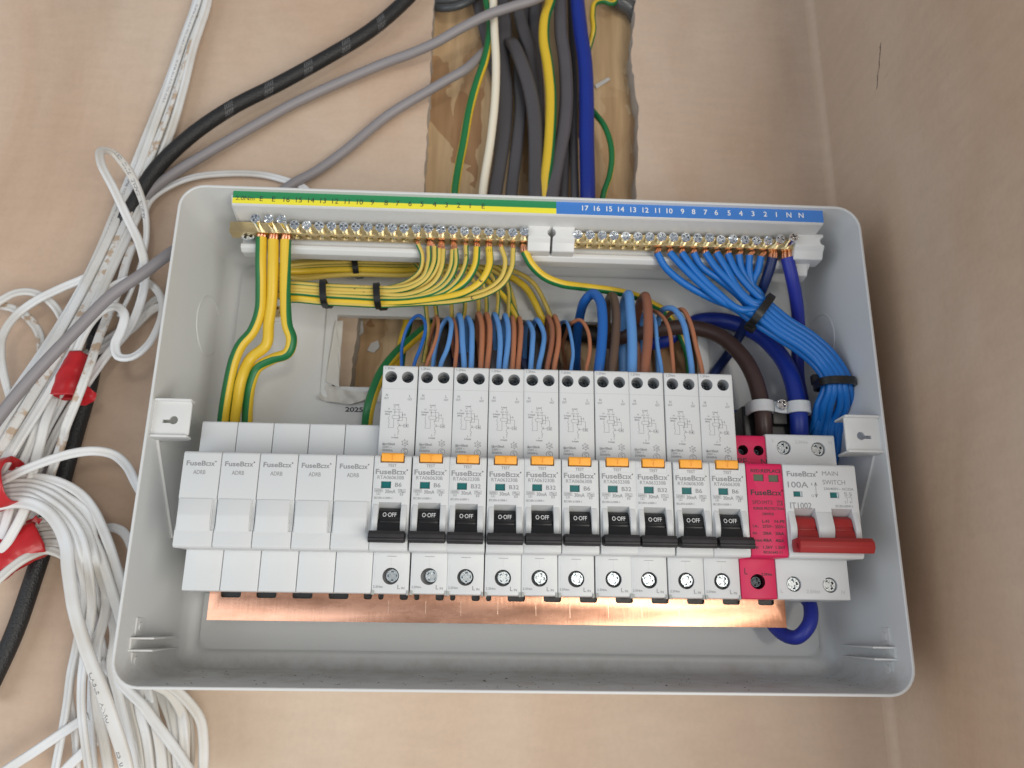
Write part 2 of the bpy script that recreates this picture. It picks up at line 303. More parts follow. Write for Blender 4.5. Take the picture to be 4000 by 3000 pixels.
def prism(bm, poly, a0, a1, axis='x', bev=0.0, mi=0):
    """extrude a polygon. axis x: poly is (d,z); axis z: poly is (x,d); axis d: poly is (x,z)"""
    f = {'x': lambda a, p: V(a, p[0], p[1]), 'z': lambda a, p: V(p[0], p[1], a), 'd': lambda a, p: V(p[0], a, p[1])}[axis]
    rings = []
    if bev: seq = [(a0, bev), (a0+bev*0.3, bev*0.3), (a0+bev, 0), (a1-bev, 0), (a1-bev*0.3, bev*0.3), (a1, bev)]
    else: seq = [(a0, 0), (a1, 0)]
    for a, i in seq: rings.append([bm.verts.new(f(a, p)) for p in (inset(poly, i) if i else poly)])
    n = len(poly); fs = []
    for r0, r1 in zip(rings, rings[1:]):
        for k in range(n): fs.append(bm.faces.new((r0[k], r0[(k+1) % n], r1[(k+1) % n], r1[k])))
    fs.append(bm.faces.new(rings[0][::-1])); fs.append(bm.faces.new(rings[-1]))
    for q in fs: q.material_index = mi
    bmesh.ops.recalc_face_normals(bm, faces=fs)
def cyl(bm, c, ax, r, h, n=24, r2=None, mi=0, capmi=None):
    """cylinder from point c (x,d,z) along direction ax ('d' towards viewer, 'x', 'z')"""
    r2 = r if r2 is None else r2
    def P(k, rr, hh):
        a = 2*math.pi*k/n; u, v = rr*math.cos(a), rr*math.sin(a)
        if ax == 'd': return V(c[0]+u, c[1]+hh, c[2]+v)
        if ax == 'x': return V(c[0]+hh, c[1]+u, c[2]+v)
        return V(c[0]+u, c[1]+v, c[2]+hh)
    a = [bm.verts.new(P(k, r, 0)) for k in range(n)]; b = [bm.verts.new(P(k, r2, h)) for k in range(n)]
    fs = [bm.faces.new((a[k], a[(k+1) % n], b[(k+1) % n], b[k])) for k in range(n)]
    for q in fs: q.material_index = mi
    c0, c1 = bm.faces.new(a[::-1]), bm.faces.new(b)
    c0.material_index = c1.material_index = mi if capmi is None else capmi
    bmesh.ops.recalc_face_normals(bm, faces=fs+[c0, c1])
def boolean(bm, cutter, op='DIFFERENCE'):
    a = bpy.data.meshes.new('a'); bm.to_mesh(a); bm.free(); b = bpy.data.meshes.new('b'); cutter.to_mesh(b); cutter.free()
    for me in (a, b):
        for i in range(4): me.materials.append(WHITE)
    oa = bpy.data.objects.new('a', a); ob = bpy.data.objects.new('b', b); COL.objects.link(oa); COL.objects.link(ob)
    md = oa.modifiers.new('b', 'BOOLEAN'); md.operation = op; md.object = ob; md.solver = 'EXACT'
    dg = bpy.context.evaluated_depsgraph_get(); me = bpy.data.meshes.new_from_object(oa.evaluated_get(dg))
    out = bmesh.new(); out.from_mesh(me)
    bpy.data.objects.remove(oa); bpy.data.objects.remove(ob)
    for m in (a, b, me): bpy.data.meshes.remove(m)
    return out
# ---- lettering: text outlines turned into thin raised print
_tc = {}
def text_geo(s, bold=0.0):
    k = (s, bold)
    if k in _tc: return _tc[k]
    c = bpy.data.curves.new('t', 'FONT'); c.body = s; c.size = 1.0; c.offset = bold; c.resolution_u = 3
    o = bpy.data.objects.new('t', c); COL.objects.link(o)
    me = bpy.data.meshes.new_from_object(o.evaluated_get(bpy.context.evaluated_depsgraph_get()))
    vs = [(v.co.x, v.co.y) for v in me.vertices]; fs = [tuple(p.vertices) for p in me.polygons]
    bpy.data.objects.remove(o); bpy.data.curves.remove(c); bpy.data.meshes.remove(me)
    _tc[k] = (vs, fs); return _tc[k]
_h = text_geo('H')[0]; CAPH = max(v[1] for v in _h)-min(v[1] for v in _h)
def text(bm, s, x, z, h, d, mi=1, wdt=None, al='l', bold=0.012, rot=0.0, shear=0.0):
    if 'M' in s or 'W' in s: bold = min(bold, 0.0)
    """print s on the plane at depth d: x = left (or centre), z = mid height, h = capital height, wdt = forced width"""
    vs, fs = text_geo(s, bold)
    if not vs: return
    x0 = min(v[0] for v in vs); x1 = max(v[0] for v in vs); k = h/CAPH
    kx = (wdt/(x1-x0)) if wdt else k
    off = -((x1-x0)*kx)/2 if al == 'c' else 0
    nv = []
    cr, sr = math.cos(rot), math.sin(rot)
    for a, b in vs:
        u = (a-x0)*kx+off; v = (b-CAPH/2)*k; u += v*shear
        nv.append(bm.verts.new(V(x+u*cr-v*sr, d, z+u*sr+v*cr)))
    for f in fs:
        try: q = bm.faces.new([nv[i] for i in f]); q.material_index = mi
        except ValueError: continue
        q.normal_update()
        if q.normal.y > 0: q.normal_flip()
def line(bm, pts, wd, d, mi=1):
    for (x0, z0), (x1, z1) in zip(pts, pts[1:]):
        v = Vector((x1-x0, z1-z0)); L = v.length
        if L < 1e-6: continue
        v /= L; n = Vector((-v.y, v.x))*wd/2; v = v*wd/2
        q = bm.faces.new([bm.verts.new(V(a, d, b)) for a, b in ((x0-v.x+n.x, z0-v.y+n.y), (x0-v.x-n.x, z0-v.y-n.y), (x1+v.x-n.x, z1+v.y-n.y), (x1+v.x+n.x, z1+v.y+n.y))])
        q.material_index = mi; q.normal_update()
        if q.normal.y > 0: q.normal_flip()
def rect(bm, x0, x1, z0, z1, d, mi=1):
    q = bm.faces.new([bm.verts.new(V(a, d, b)) for a, b in ((x0, z0), (x1, z0), (x1, z1), (x0, z1))]); q.material_index = mi
    q.normal_update()
    if q.normal.y > 0: q.normal_flip()
def circ(cx, cz, r, n=16, a0=0, a1=360): return [(cx+r*math.cos(math.radians(a0+(a1-a0)*k/n)), cz+r*math.sin(math.radians(a0+(a1-a0)*k/n))) for k in range(n+1)]
def copy_tree(o, parent=None):
    c = o.copy(); COL.objects.link(c); c.parent = parent
    for ch in [k for k in bpy.data.objects if k.parent == o]: copy_tree(ch, c)
    return c
# ---- cables
def spline(pts, step=1.5):
    P = [Vector(p) for p in pts]; P = [P[0]*2-P[1]]+P+[P[-1]*2-P[-2]]; out = []
    for i in range(1, len(P)-2):
        p0, p1, p2, p3 = P[i-1:i+3]; n = max(2, int((p2-p1).length/step))
        t01 = max(0.3, (p1-p0).length**0.5); t12 = max(0.3, (p2-p1).length**0.5); t23 = max(0.3, (p3-p2).length**0.5)
        m1 = (p2-p1)+t12*((p1-p0)/t01-(p2-p0)/(t01+t12)); m2 = (p2-p1)+t12*((p3-p2)/t23-(p3-p1)/(t12+t23))
        for k in range(n):
            s = k/n; out.append((2*s**3-3*s*s+1)*p1+(s**3-2*s*s+s)*m1+(-2*s**3+3*s*s)*p2+(s**3-s*s)*m2)
    out.append(P[-2]); return out
def frames(pts, twist0=0, twist1=0, follow=0.5, step=1.5):
    P = spline(pts, step); N = len(P); fr = []; n = None; L = 0
    for i, p in enumerate(P):
        t = (P[min(i+1, N-1)]-P[max(i-1, 0)]).normalized()
        ref = Vector((0, 1, 0)); pr = ref-t*t.dot(ref)          # +d is towards the viewer
        if n is None: n = pr.normalized() if pr.length > 0.05 else t.orthogonal().normalized()
        tr = (n-t*t.dot(n)).normalized(); wgt = follow*min(1, pr.length)*0.25
        n = (tr*(1-wgt)+(pr.normalized() if pr.length > 0.05 else tr)*wgt); n = (n-t*t.dot(n)).normalized()
        b = t.cross(n)
        if i: L += (p-P[i-1]).length
        fr.append([p, t, n, b, L])
    for i, f in enumerate(fr):
        a = math.radians(twist0+(twist1-twist0)*f[4]/max(L, 1e-6)); c, s = math.cos(a), math.sin(a)
        n, b = f[2], f[3]; f[2] = n*c+b*s; f[3] = b*c-n*s
    return fr
def ringshape(r, flat=None, n=14):
    if not flat: return [(r*math.cos(2*math.pi*k/n), r*math.sin(2*math.pi*k/n)) for k in range(n)]   # (along n, along b)
    w_, h_, kind = flat
    out = []
    if kind == 'twin':
        rr = h_/2; c = w_/2-rr
        for k in range(9): a = math.radians(128-256*k/8); out.append((rr*math.sin(a), c+rr*math.cos(a)))
        for k in range(9): a = math.radians(-52-256*k/8); out.append((rr*math.sin(a), -c+rr*math.cos(a)))
    else:
        rr = h_/2; c = w_/2-rr
        for k in range(7): a = math.radians(90-180*k/6); out.append((rr*math.sin(a), c+rr*math.cos(a)))
        for k in range(7): a = math.radians(-90-180*k/6); out.append((rr*math.sin(a), -c+rr*math.cos(a)))
    return out
def sweep(bm, fr, shape, mi=lambda k: 0, caps=True, scale=None):
    rings = []; n = len(shape)
    for i, (p, t, nn, b, L) in enumerate(fr):
        sc = scale(i/(len(fr)-1)) if scale else 1
        rings.append([bm.verts.new(V(*(p+nn*a*sc+b*c*sc))) for a, c in shape])
    fs = []
    for r0, r1 in zip(rings, rings[1:]):
        for k in range(n):
            f = bm.faces.new((r0[k], r1[k], r1[(k+1) % n], r0[(k+1) % n])); f.material_index = mi(k); fs.append(f)
    if caps: fs += [bm.faces.new(rings[0]), bm.faces.new(rings[-1][::-1])]
    bmesh.ops.recalc_face_normals(bm, faces=fs)
def pt(p):
    return U(*p) if isinstance(p[0], str) else p      # ('crop', x, y, d) or (x, d, z)
def cable(name, label, cat, pts, r, mats, stripe=None, flat=None, group=None, copper=None, tw=(0, 0), follow=0.5, n=14, marks=None, step=1.5, scale=None):
    P = [pt(p) for p in pts]
    org(*P[0])
    fr = frames(P, tw[0], tw[1], follow, step); bm = bmesh.new(); shp = ringshape(r, flat, n)
    mats = list(mats) if isinstance(mats, (list, tuple)) else [mats]
    if stripe is None: mf = lambda k: 0
    else:
        c, wd = stripe
        mf = lambda k: 1 if abs(((k+0.5)*360/len(shp)-c+180) % 360-180) <= wd/2 else 0
    sweep(bm, fr, shp, mf, scale=scale)
    if marks:
        mats.append(marks[0])
        for kind, s0, *rest in marks[1:]:
            if kind == 't':
                s, h, lat, flip = rest; vs, fs = text_geo(s, 0.02); k = h/CAPH; nv = []
                for a, b_ in vs:
                    u, v = a*k*1.25, (b_-CAPH/2)*k
                    if flip: u, v = -u, -v
                    L = s0+u+(len(s)*h if flip else 0); i = min(range(len(fr)), key=lambda j: abs(fr[j][4]-L)); p, t, nn, b, l0 = fr[i]
                    lv = lat+v; hh = (flat[1]/2 if flat else 0)
                    if not flat: hh = math.sqrt(max(0.01, r*r-min(r*0.95, abs(lv))**2))
                    else:
                        c_ = flat[0]/2-flat[1]/2; q = min(abs(abs(lv)-c_), hh*0.95); hh = math.sqrt(hh*hh-q*q)
                    nv.append(bm.verts.new(V(*(p+t*(L-l0)+nn*(hh+0.06)+b*lv))))
                for f in fs:
                    try: q = bm.faces.new([nv[j] for j in f]); q.material_index = len(mats)-1
                    except ValueError: pass
            elif kind == 'h':       # reflective tracer crossing the braid
                ln, cnt = rest
                for c_ in range(cnt):
                    m_ = 16; prev = None
                    for j in range(m_+1):
                        s = j/m_; L = s0+c_*1.3+s*ln; i = min(range(len(fr)), key=lambda q: abs(fr[q][4]-L)); p, t, nn, b, l0 = fr[i]
                        a = math.radians(-100+200*s); e = nn*math.cos(a)+b*math.sin(a); q0 = p+t*(L-l0)+e*(r+0.08)
                        cur = (bm.verts.new(V(*(q0-t*0.13))), bm.verts.new(V(*(q0+t*0.13))))
                        if prev and j % 4 != 3:
                            f = bm.faces.new((prev[0], prev[1], cur[1], cur[0])); f.material_index = len(mats)-1
                        prev = cur
    o = link(name, bm, mats, sharp=60 if flat else 80)
    tag(o, label, cat, group)
    if copper:
        c0 = pt(copper); bm = bmesh.new(); base = Vector(P[0]); d = Vector(c0)-base
        for k in range(7):
            a = k*2*math.pi/6+0.3; rr = r*0.55 if k < 6 else 0
            off = Vector((rr*math.cos(a), rr*math.sin(a)*0.8, 0))
            f2 = frames([base-d*0.15+off, base+d*0.5+off*1.1, base+d*1.15+off*0.7], step=0.8); sweep(bm, f2, ringshape(r*0.3, n=6))
        e = link('copper_end', bm, COPPERW, parent=o, sharp=80)
    return o
# ------------------------------------------------------------------ the setting: plastered walls
org(0, 0, 0)
def rough_line(p0, p1, n, amp):
    out = []
    for i in range(n):
        s = i/n; j = random.uniform(-amp, amp) if 0 < i else 0
        dx, dz = p1[0]-p0[0], p1[1]-p0[1]; L = math.hypot(dx, dz)
        out.append((p0[0]+dx*s-dz/L*j, p0[1]+dz*s+dx/L*j))
    return out
HOLEP = [(100, 1000), (99.5, 380), (99, 234), (100, 178), (62, 172), (63, 148), (60.5, 100), (62, 84), (300, 84), (302, 172), (236, 178), (236.5, 240), (240, 300), (236, 340), (241, 395), (241, 1000)]
XL, XR, ZL, ZH = -1200, 367, -900, 1000
hp = []
for i in range(len(HOLEP)-1):
    L = math.dist(HOLEP[i], HOLEP[i+1]); hp += rough_line(HOLEP[i], HOLEP[i+1], max(1, int(L/4)) if L < 400 else 4, 0.7)
hp.append(HOLEP[-1])
bm = bmesh.new()
outer = [(XL, ZH), (XL, ZL), (XR, ZL), (XR, ZH)]
loop = outer+hp[::-1]
def poly_slab(bm, loop, d0, d1, mi=0, simi=0):
    from mathutils.geometry import tessellate_polygon
    a = [bm.verts.new(V(x, d1, z)) for x, z in loop]
    for t in tessellate_polygon([[Vector((x, z, 0)) for x, z in loop]]): f = bm.faces.new([a[k] for k in t]); f.material_index = mi
    b = [bm.verts.new(V(x, d0, z)) for x, z in loop]
    for k in range(len(loop)):
        q = bm.faces.new((a[k], b[k], b[(k+1) % len(loop)], a[(k+1) % len(loop)])); q.material_index = simi
    bmesh.ops.recalc_face_normals(bm, faces=bm.faces[:])
poly_slab(bm, loop, -15, 0, 0, 1)
EDGE = mat('plasterboard_edge', (0.50, 0.46, 0.42), 0.8, noise=0.2, nscale=200, bump=0.8, bscale=400)
wall = link('wall', bm, [PLAS, EDGE], sharp=20); tag(wall, kind='structure')
bm = bmesh.new(); rr_ = 5.0
prof_ = [(367.0-rr_+rr_*math.sin(math.radians(a)), rr_-rr_*math.cos(math.radians(a))+0.05) for a in range(0, 91, 10)]
prism(bm, prof_+[(367.0, 220), (372, 226), (470, 226), (470, -1), (360, -1)], -900, 1000, 'z')
sw = link('side_wall', bm, PLAS2, sharp=40); tag(sw, kind='structure')
bm = bmesh.new(); box(bm, -1200, 367, -33, -15.2, -900, 1000)
ob = link('strand_board_backing', bm, OSB, sharp=20); tag(ob, kind='structure')
# pencil scribble on the side wall
org(367, 70, 290); bm = bmesh.new()
random.seed(3)
zz = 297; dd = 78
for i in range(13):
    z1 = zz-random.uniform(1.2, 2.3); d1 = dd-random.uniform(0.2, 1.7)
    for k in range(2):
        o_ = random.uniform(-0.35, 0.35)
        a = (366.95, dd+o_, zz); b = (366.95, d1+o_, z1+0.5)
        bm.faces.new([bm.verts.new(V(*q)) for q in ((a[0], a[1]-0.6, a[2]), (a[0], a[1]+0.6, a[2]), (b[0], b[1]+0.25, b[2]), (b[0], b[1]-0.25, b[2]))])
    zz, dd = z1, d1
sc_ = link('pencil_mark', bm, mat('pencil', (0.05, 0.03, 0.02), 0.8), sharp=None)
tag(sc_, 'short dark vertical pencil scribble on the brown plastered side wall', 'pencil mark')
# ------------------------------------------------------------------ enclosure
X0, X1, Z0, Z1, RIM = -23.45, 343.66, -61.2, 191.0, 74.8
def rrect(ins, r=13, n=7, x0=X0, x1=X1, z0=Z0, z1=Z1):
    out = []; r = max(1, r)
    for cx, cz, a in ((x1-ins-r, z0+ins+r, -90), (x1-ins-r, z1-ins-r, 0), (x0+ins+r, z1-ins-r, 90), (x0+ins+r, z0+ins+r, 180)):
        for k in range(n+1): t = math.radians(a+90*k/n); out.append((cx+r*math.cos(t), cz+r*math.sin(t)))
    return out
org(160, 0, Z0)
enc = empty('enclosure', 'open pale grey fuse board enclosure without its cover, fixed to the pink plaster', 'enclosure')
bm = bmesh.new()
seq = [(0.3, 4.0, 10), (RIM-1.0, 0.1, 13), (RIM-0.25, 0.15, 13), (RIM, 0.55, 12.5), (RIM, 1.15, 12), (RIM-0.3, 1.5, 11.6), (RIM-1.0, 1.6, 11.5), (9, 5.2, 9), (5, 6.4, 8), (2.8, 9.2, 6), (2.0, 12.0, 4)]
rings = [[bm.verts.new(V(x, d, z)) for x, z in rrect(i, r)] for d, i, r in seq]
for r0, r1 in zip(rings, rings[1:]):
    for k in range(len(r0)): bm.faces.new((r0[k], r0[(k+1) % len(r0)], r1[(k+1) % len(r0)], r1[k]))
# back panel with a pressed, raised field and the cable cut-out
HX0, HX1, HZ0, HZ1 = 51, 270, 100, 146
cut = [(HX0, HZ0), (HX1, HZ0), (HX1, HZ1), (HX0, HZ1)]
def ring_face(bm, outer, inner, d):
    a = outer; n = len(outer)
    loop = outer+[outer[0]]
    vi = [bm.verts.new(V(x, d, z)) for x, z in inner]
    edges = []
    for k in range(n): edges.append(bm.edges.get((a[k], a[(k+1) % n])) or bm.edges.new((a[k], a[(k+1) % n])))
    for k in range(len(vi)): edges.append(bm.edges.new((vi[k], vi[(k+1) % len(vi)])))
    bmesh.ops.triangle_fill(bm, use_beauty=True, use_dissolve=False, edges=edges)
    return vi
groove = [[bm.verts.new(V(x, d, z)) for x, z in rrect(i, r)] for d, i, r in ((2.0, 13.5, 4), (2.6, 14.3, 5), (4.2, 15.3, 6), (4.5, 16.5, 6))]
prev = rings[-1]
for g in groove:
    for k in range(len(g)): bm.faces.new((prev[k], prev[(k+1) % len(g)], g[(k+1) % len(g)], g[k]))
    prev = g
vi = ring_face(bm, prev, cut, 4.5)
vb = [bm.verts.new(V(x, 0.3, z)) for x, z in cut]
for k in range(4): bm.faces.new((vi[k], vi[(k+1) % 4], vb[(k+1) % 4], vb[k]))
bmesh.ops.recalc_face_normals(bm, faces=bm.faces[:])
body = link('body', bm, BOXM, parent=enc, sharp=38)
# raised flange around the cut-out
bm = bmesh.new()
o_ = roundp([(HX0-6, HZ0-6, 2), (HX1+6, HZ0-6, 2), (HX1+6, HZ1+6, 2), (HX0-6, HZ1+6, 2)])
prism(bm, o_, 4.3, 6.6, 'd', 0.8); cb = bmesh.new(); box(cb, HX0+0.6, HX1-0.6, 0, 10, HZ0+0.6, HZ1-0.6); bm = boolean(bm, cb)
link('cutout_flange', bm, BOXM, parent=enc)
# knock-outs on the side walls
for xs in (X0+4.35, X1-4.35):
    bm = bmesh.new(); fr = []
    for k in range(49):
        a = 2*math.pi*k/48; fr.append([Vector((xs+(0.35 if xs < 0 else -0.35)*(1 if k else 1)+(-0.052*(17*math.cos(a)) if xs < 0 else 0.052*(17*math.cos(a))), 20+17*math.cos(a), 131+17*math.sin(a))), Vector((0, -math.sin(a), math.cos(a))), Vector((1, 0, 0)), Vector((0, math.cos(a), math.sin(a))), 0])
    sweep(bm, fr, [(0.4*math.cos(t), 0.6*math.sin(t)) for t in (0, 1.05, 2.1, 3.15, 4.2, 5.25)], caps=False)
    link('knockout_ring', bm, BOXM, parent=enc)
# cover fixing tabs with keyholes, ribs below them, spring clip fins
def tabs(side):
    sx = 1 if side < 0 else -1; xw = (X0+1.7) if side < 0 else (X1-1.7)
    a, b = sorted((xw-sx*0.3, xw+sx*18.2)); zt, zb = 72.2, 54.8
    bm = bmesh.new(); prism(bm, roundp([(a, zb, 0.8), (b, zb, 1.6), (b, zt, 1.6), (a, zt, 0.8)]), 70.2, 71.6, 'd', 0.3)
    cb = bmesh.new(); cx = (a+b)/2+sx*1.2; cz = 62.6
    cyl(cb, (cx, 66, cz), 'd', 2.1, 10, 20); bm = boolean(bm, cb); cb = bmesh.new(); box(cb, min(cx, cx-sx*5.2), max(cx, cx-sx*5.2), 66, 76, cz-1.5, cz+0.2)
    bm = boolean(bm, cb)
    for z in (zt-0.2, zb-1.0): prism(bm, roundp([(a, 60, 1), (b, 66, 3), (b, 73.4, 1.5), (a, 73.4, 1.5)]), z, z+1.2, 'z', 0.25)
    link('fixing_tab', bm, WHITE2, parent=enc)
    bm = bmesh.new(); xr = -19.6 if side < 0 else 339.8
    top = (xr-sx*1.4, 64.5, 54.5); bot = (xr+sx*0.6, 33, 9.5)
    sweep(bm, frames([top, ((top[0]+bot[0])/2, (top[1]+bot[1])/2, (top[2]+bot[2])/2), bot]), ringshape(0.8, n=10)); link('rib', bm, WHITE2, parent=enc)
    bm = bmesh.new()
    for z in (-40.2, -45.6):
        w0 = xw; prism(bm, [(w0, 63), (w0+sx*11, 61.5), (w0+sx*8.2, 20), (w0+sx*3.5, 16)], z, z+0.9, 'z', 0.2)
    box(bm, *sorted((xw, xw+sx*1.2)), 28, 62.4, -45, -40)
    for z0, z1 in ((-38.8, -30.5), (-54.0, -46.2)):
        xa = xw+sx*0.9; box(bm, *sorted((xa-sx*0.9, xa+sx*0.4)), 50, 59, z0, z1)
        cyl(bm, (xa+(0.4 if sx > 0 else -1.0), 54.5, (z0+z1)/2), 'x', 2.2, 0.6, 16)
    link('spring_clip', bm, WHITE2, parent=enc)
tabs(-1); tabs(1)
# DIN rail
bm = bmesh.new(); prism(bm, [(17, -2), (21, -2), (21, 6), (11, 6), (11, 33), (21, 33), (21, 41), (17, 41), (17, 40), (20, 40), (20, 34), (10, 34), (10, 5), (20, 5), (20, -1), (17, -1)], -8, 328)
link('mounting_rail', bm, mat('galvanised_steel', (0.6, 0.6, 0.6), 0.4, 1.0), parent=enc)
# specks of plaster dust on the box floor
bm = bmesh.new(); random.seed(11)
for i in range(170):
    x = random.uniform(-14, 335); d = random.uniform(12, 70); r = random.uniform(0.15, 0.6)*(1.6 if i % 17 == 0 else 1); z = Z0+5.2-(d-9)*0.0545+0.15
    vs = [bm.verts.new(V(x+r*random.uniform(.6, 1.3)*math.cos(k*1.05), d+r*random.uniform(.6, 1.3)*math.sin(k*1.05), z)) for k in range(6)]
    tp = bm.verts.new(V(x, d, z+r*0.5)); f = [bm.faces.new((vs[k], vs[(k+1) % 6], tp)) for k in range(6)]
bmesh.ops.recalc_face_normals(bm, faces=bm.faces[:])
org_s = link('dust_specks', bm, mat('dark_dust', (0.10, 0.08, 0.06), 0.9), parent=enc); tag(org_s, kind='stuff')

# ------------------------------------------------------------------ screws
_sm = {}
def screw_mesh(r, head, shank, length, cross=True, name='screw'):
    """pan head with a combined cross and slot, axis towards the viewer, head top at d=0"""
    sv = ORG[:]; org(0, 0, 0)
    bm = bmesh.new(); prof = [(0, -head), (r*0.96, -head), (r, -head*0.7), (r, -head*0.25), (r*0.9, 0)]
    n = 28; rings = [[bm.verts.new(V(a*math.cos(2*math.pi*k/n), b, a*math.sin(2*math.pi*k/n))) for k in range(n)] for a, b in prof[1:]]
    for r0, r1 in zip(rings, rings[1:]):
        for k in range(n): bm.faces.new((r0[k], r0[(k+1) % n], r1[(k+1) % n], r1[k]))
    bm.faces.new(rings[-1]); bm.faces.new(rings[0][::-1]); bmesh.ops.recalc_face_normals(bm, faces=bm.faces[:])
    c = bmesh.new(); q = r*0.20; L = r*0.72
    pl = [(q, q), (q, L), (-q, L), (-q, q), (-L, q), (-L, -q), (-q, -q), (-q, -L), (q, -L), (q, -q), (L, -q), (L, q)]
    prism(c, pl, -head*0.75, 1, 'd', 0, 1); bm = boolean(bm, c)
    c = bmesh.new(); box(c, -r*1.2, r*1.2, -head*0.3, 1, -r*0.13, r*0.13, 0); bm = boolean(bm, c)
    for k in range(4):
        a = math.pi/4+k*math.pi/2; c = bmesh.new(); u = Vector((math.cos(a), math.sin(a))); v = Vector((-u.y, u.x))*r*0.035
        prism(c, [tuple(u*r*0.42+v), tuple(u*r*0.42-v), tuple(u*r*0.92-v), tuple(u*r*0.92+v)], -head*0.15, 1, 'd'); bm = boolean(bm, c)
    if shank: cyl(bm, (0, -head-length, 0), 'd', shank, length+head*0.5, 18)
    bm.normal_update(); me = bpy.data.meshes.new(name); bm.to_mesh(me); bm.free()
    me.shade_smooth(); me.set_sharp_from_angle(angle=math.radians(30)); ORG[:] = sv
    return me
def put_screw(parent, me, x, d, z, ang=0, name='terminal_screw', mats=None, tilt=(0, 0)):
    if mats and not me.materials:
        for m in mats: me.materials.append(m)
    o = bpy.data.objects.new(name, me); COL.objects.link(o); o.parent = parent
    o.location = V(x, d, z); o.rotation_euler = (tilt[0], math.radians(ang), tilt[1]); return o
S_BAR = screw_mesh(2.65, 1.8, 1.95, 9); S_BRK = screw_mesh(3.1, 1.8, 1.8, 4); S_MAIN = screw_mesh(3.3, 1.8, 1.8, 4); S_UP = screw_mesh(2.7, 1.6, 1.4, 4)
BLUEP = mat('screw_recess', (0.10, 0.17, 0.22), 0.3, 1.0)
# ------------------------------------------------------------------ modules on the rail
P = 17.8; N_, SH, SU = 84.1, 65.0, 73.4
def logo(bm, x, z, w, h, d, mi=1):
    """FuseBox wordmark with a square o and a registered dot"""
    vs, _ = text_geo('FuseB', 0.02); x0 = min(v[0] for v in vs); x1 = max(v[0] for v in vs)
    text(bm, 'FuseB', x, z, h, d, mi, wdt=w*0.66, bold=0.022)
    a, b = x+w*0.675, x+w*0.82; z0, z1 = z-h/2, z+h*0.18; t = h*0.15
    line(bm, [(a+t/2, z0+t/2), (b-t/2, z0+t/2), (b-t/2, z1-t/2), (a+t/2, z1-t/2), (a+t/2, z0+t/2)], t, d, mi)
    text(bm, 'x', x+w*0.835, z, h, d, mi, wdt=w*0.125, bold=0.022)
    line(bm, circ(x+w*0.99, z+h*0.42, h*0.10, 8), h*0.09, d, mi)
EPS = 0.07
def profile(top_z, top_d, r=1.0):
    return roundp([(20, -18, 0), (SH, -18, 0.8), (SH, 0.9, 0.4), (N_-1.2, 0.3, 0.6), (N_, 1.3, 0.9), (N_, 45, 1.6), (top_d, 46.0, 0.3), (top_d, top_z, 1.2), (20, top_z, 0)], 3)
GAP = 0.16
def blank_proto():
    org(0, 20, 0)
    root = empty('blanking_module', 'x', 'blank module', 'blank modules on the rail')
    bm = bmesh.new(); prism(bm, profile(64.2, SH), GAP, P-GAP, 'x', 0.35)
    c = bmesh.new()
    prism(c, [(N_+2, 23.4), (N_-0.9, 22.6), (N_-1.6, 12), (N_-0.5, 8.2), (N_+2, 8.0)], P-1.5, P+1, 'x'); prism(c, [(N_+2, 23.4), (N_-0.9, 22.6), (N_-1.6, 12), (N_-0.5, 8.2), (N_+2, 8.0)], -1, 0.6, 'x')
    bm = boolean(bm, c)
    arc = roundp([(N_-2, 23.0, 0), (N_+0.25, 22.9, 0.6), (N_+0.9, 15, 6), (N_+0.15, 7.8, 0.3), (N_-2, 7.6, 0)])
    prism(bm, arc, 0.9, P-1.9, 'x', 0.25)
    logo(bm, 1.9, 39.2, 13.6, 2.2, N_+EPS); text(bm, 'ADRB', 8.3, 35.0, 1.9, N_+EPS, 1, wdt=5.6, al='c', bold=0.004)
    link('housing', bm, [WHITE, PRINT], parent=root)
    return root
def dg(X, Y):        # reads the printed diagram: pixel of the close-up -> module coordinates on the upper shoulder
    return ((X-(467-(Y-163)*0.0734))/(16.9+(Y-163)*0.0012), 93.2-(Y-163)/16.95)
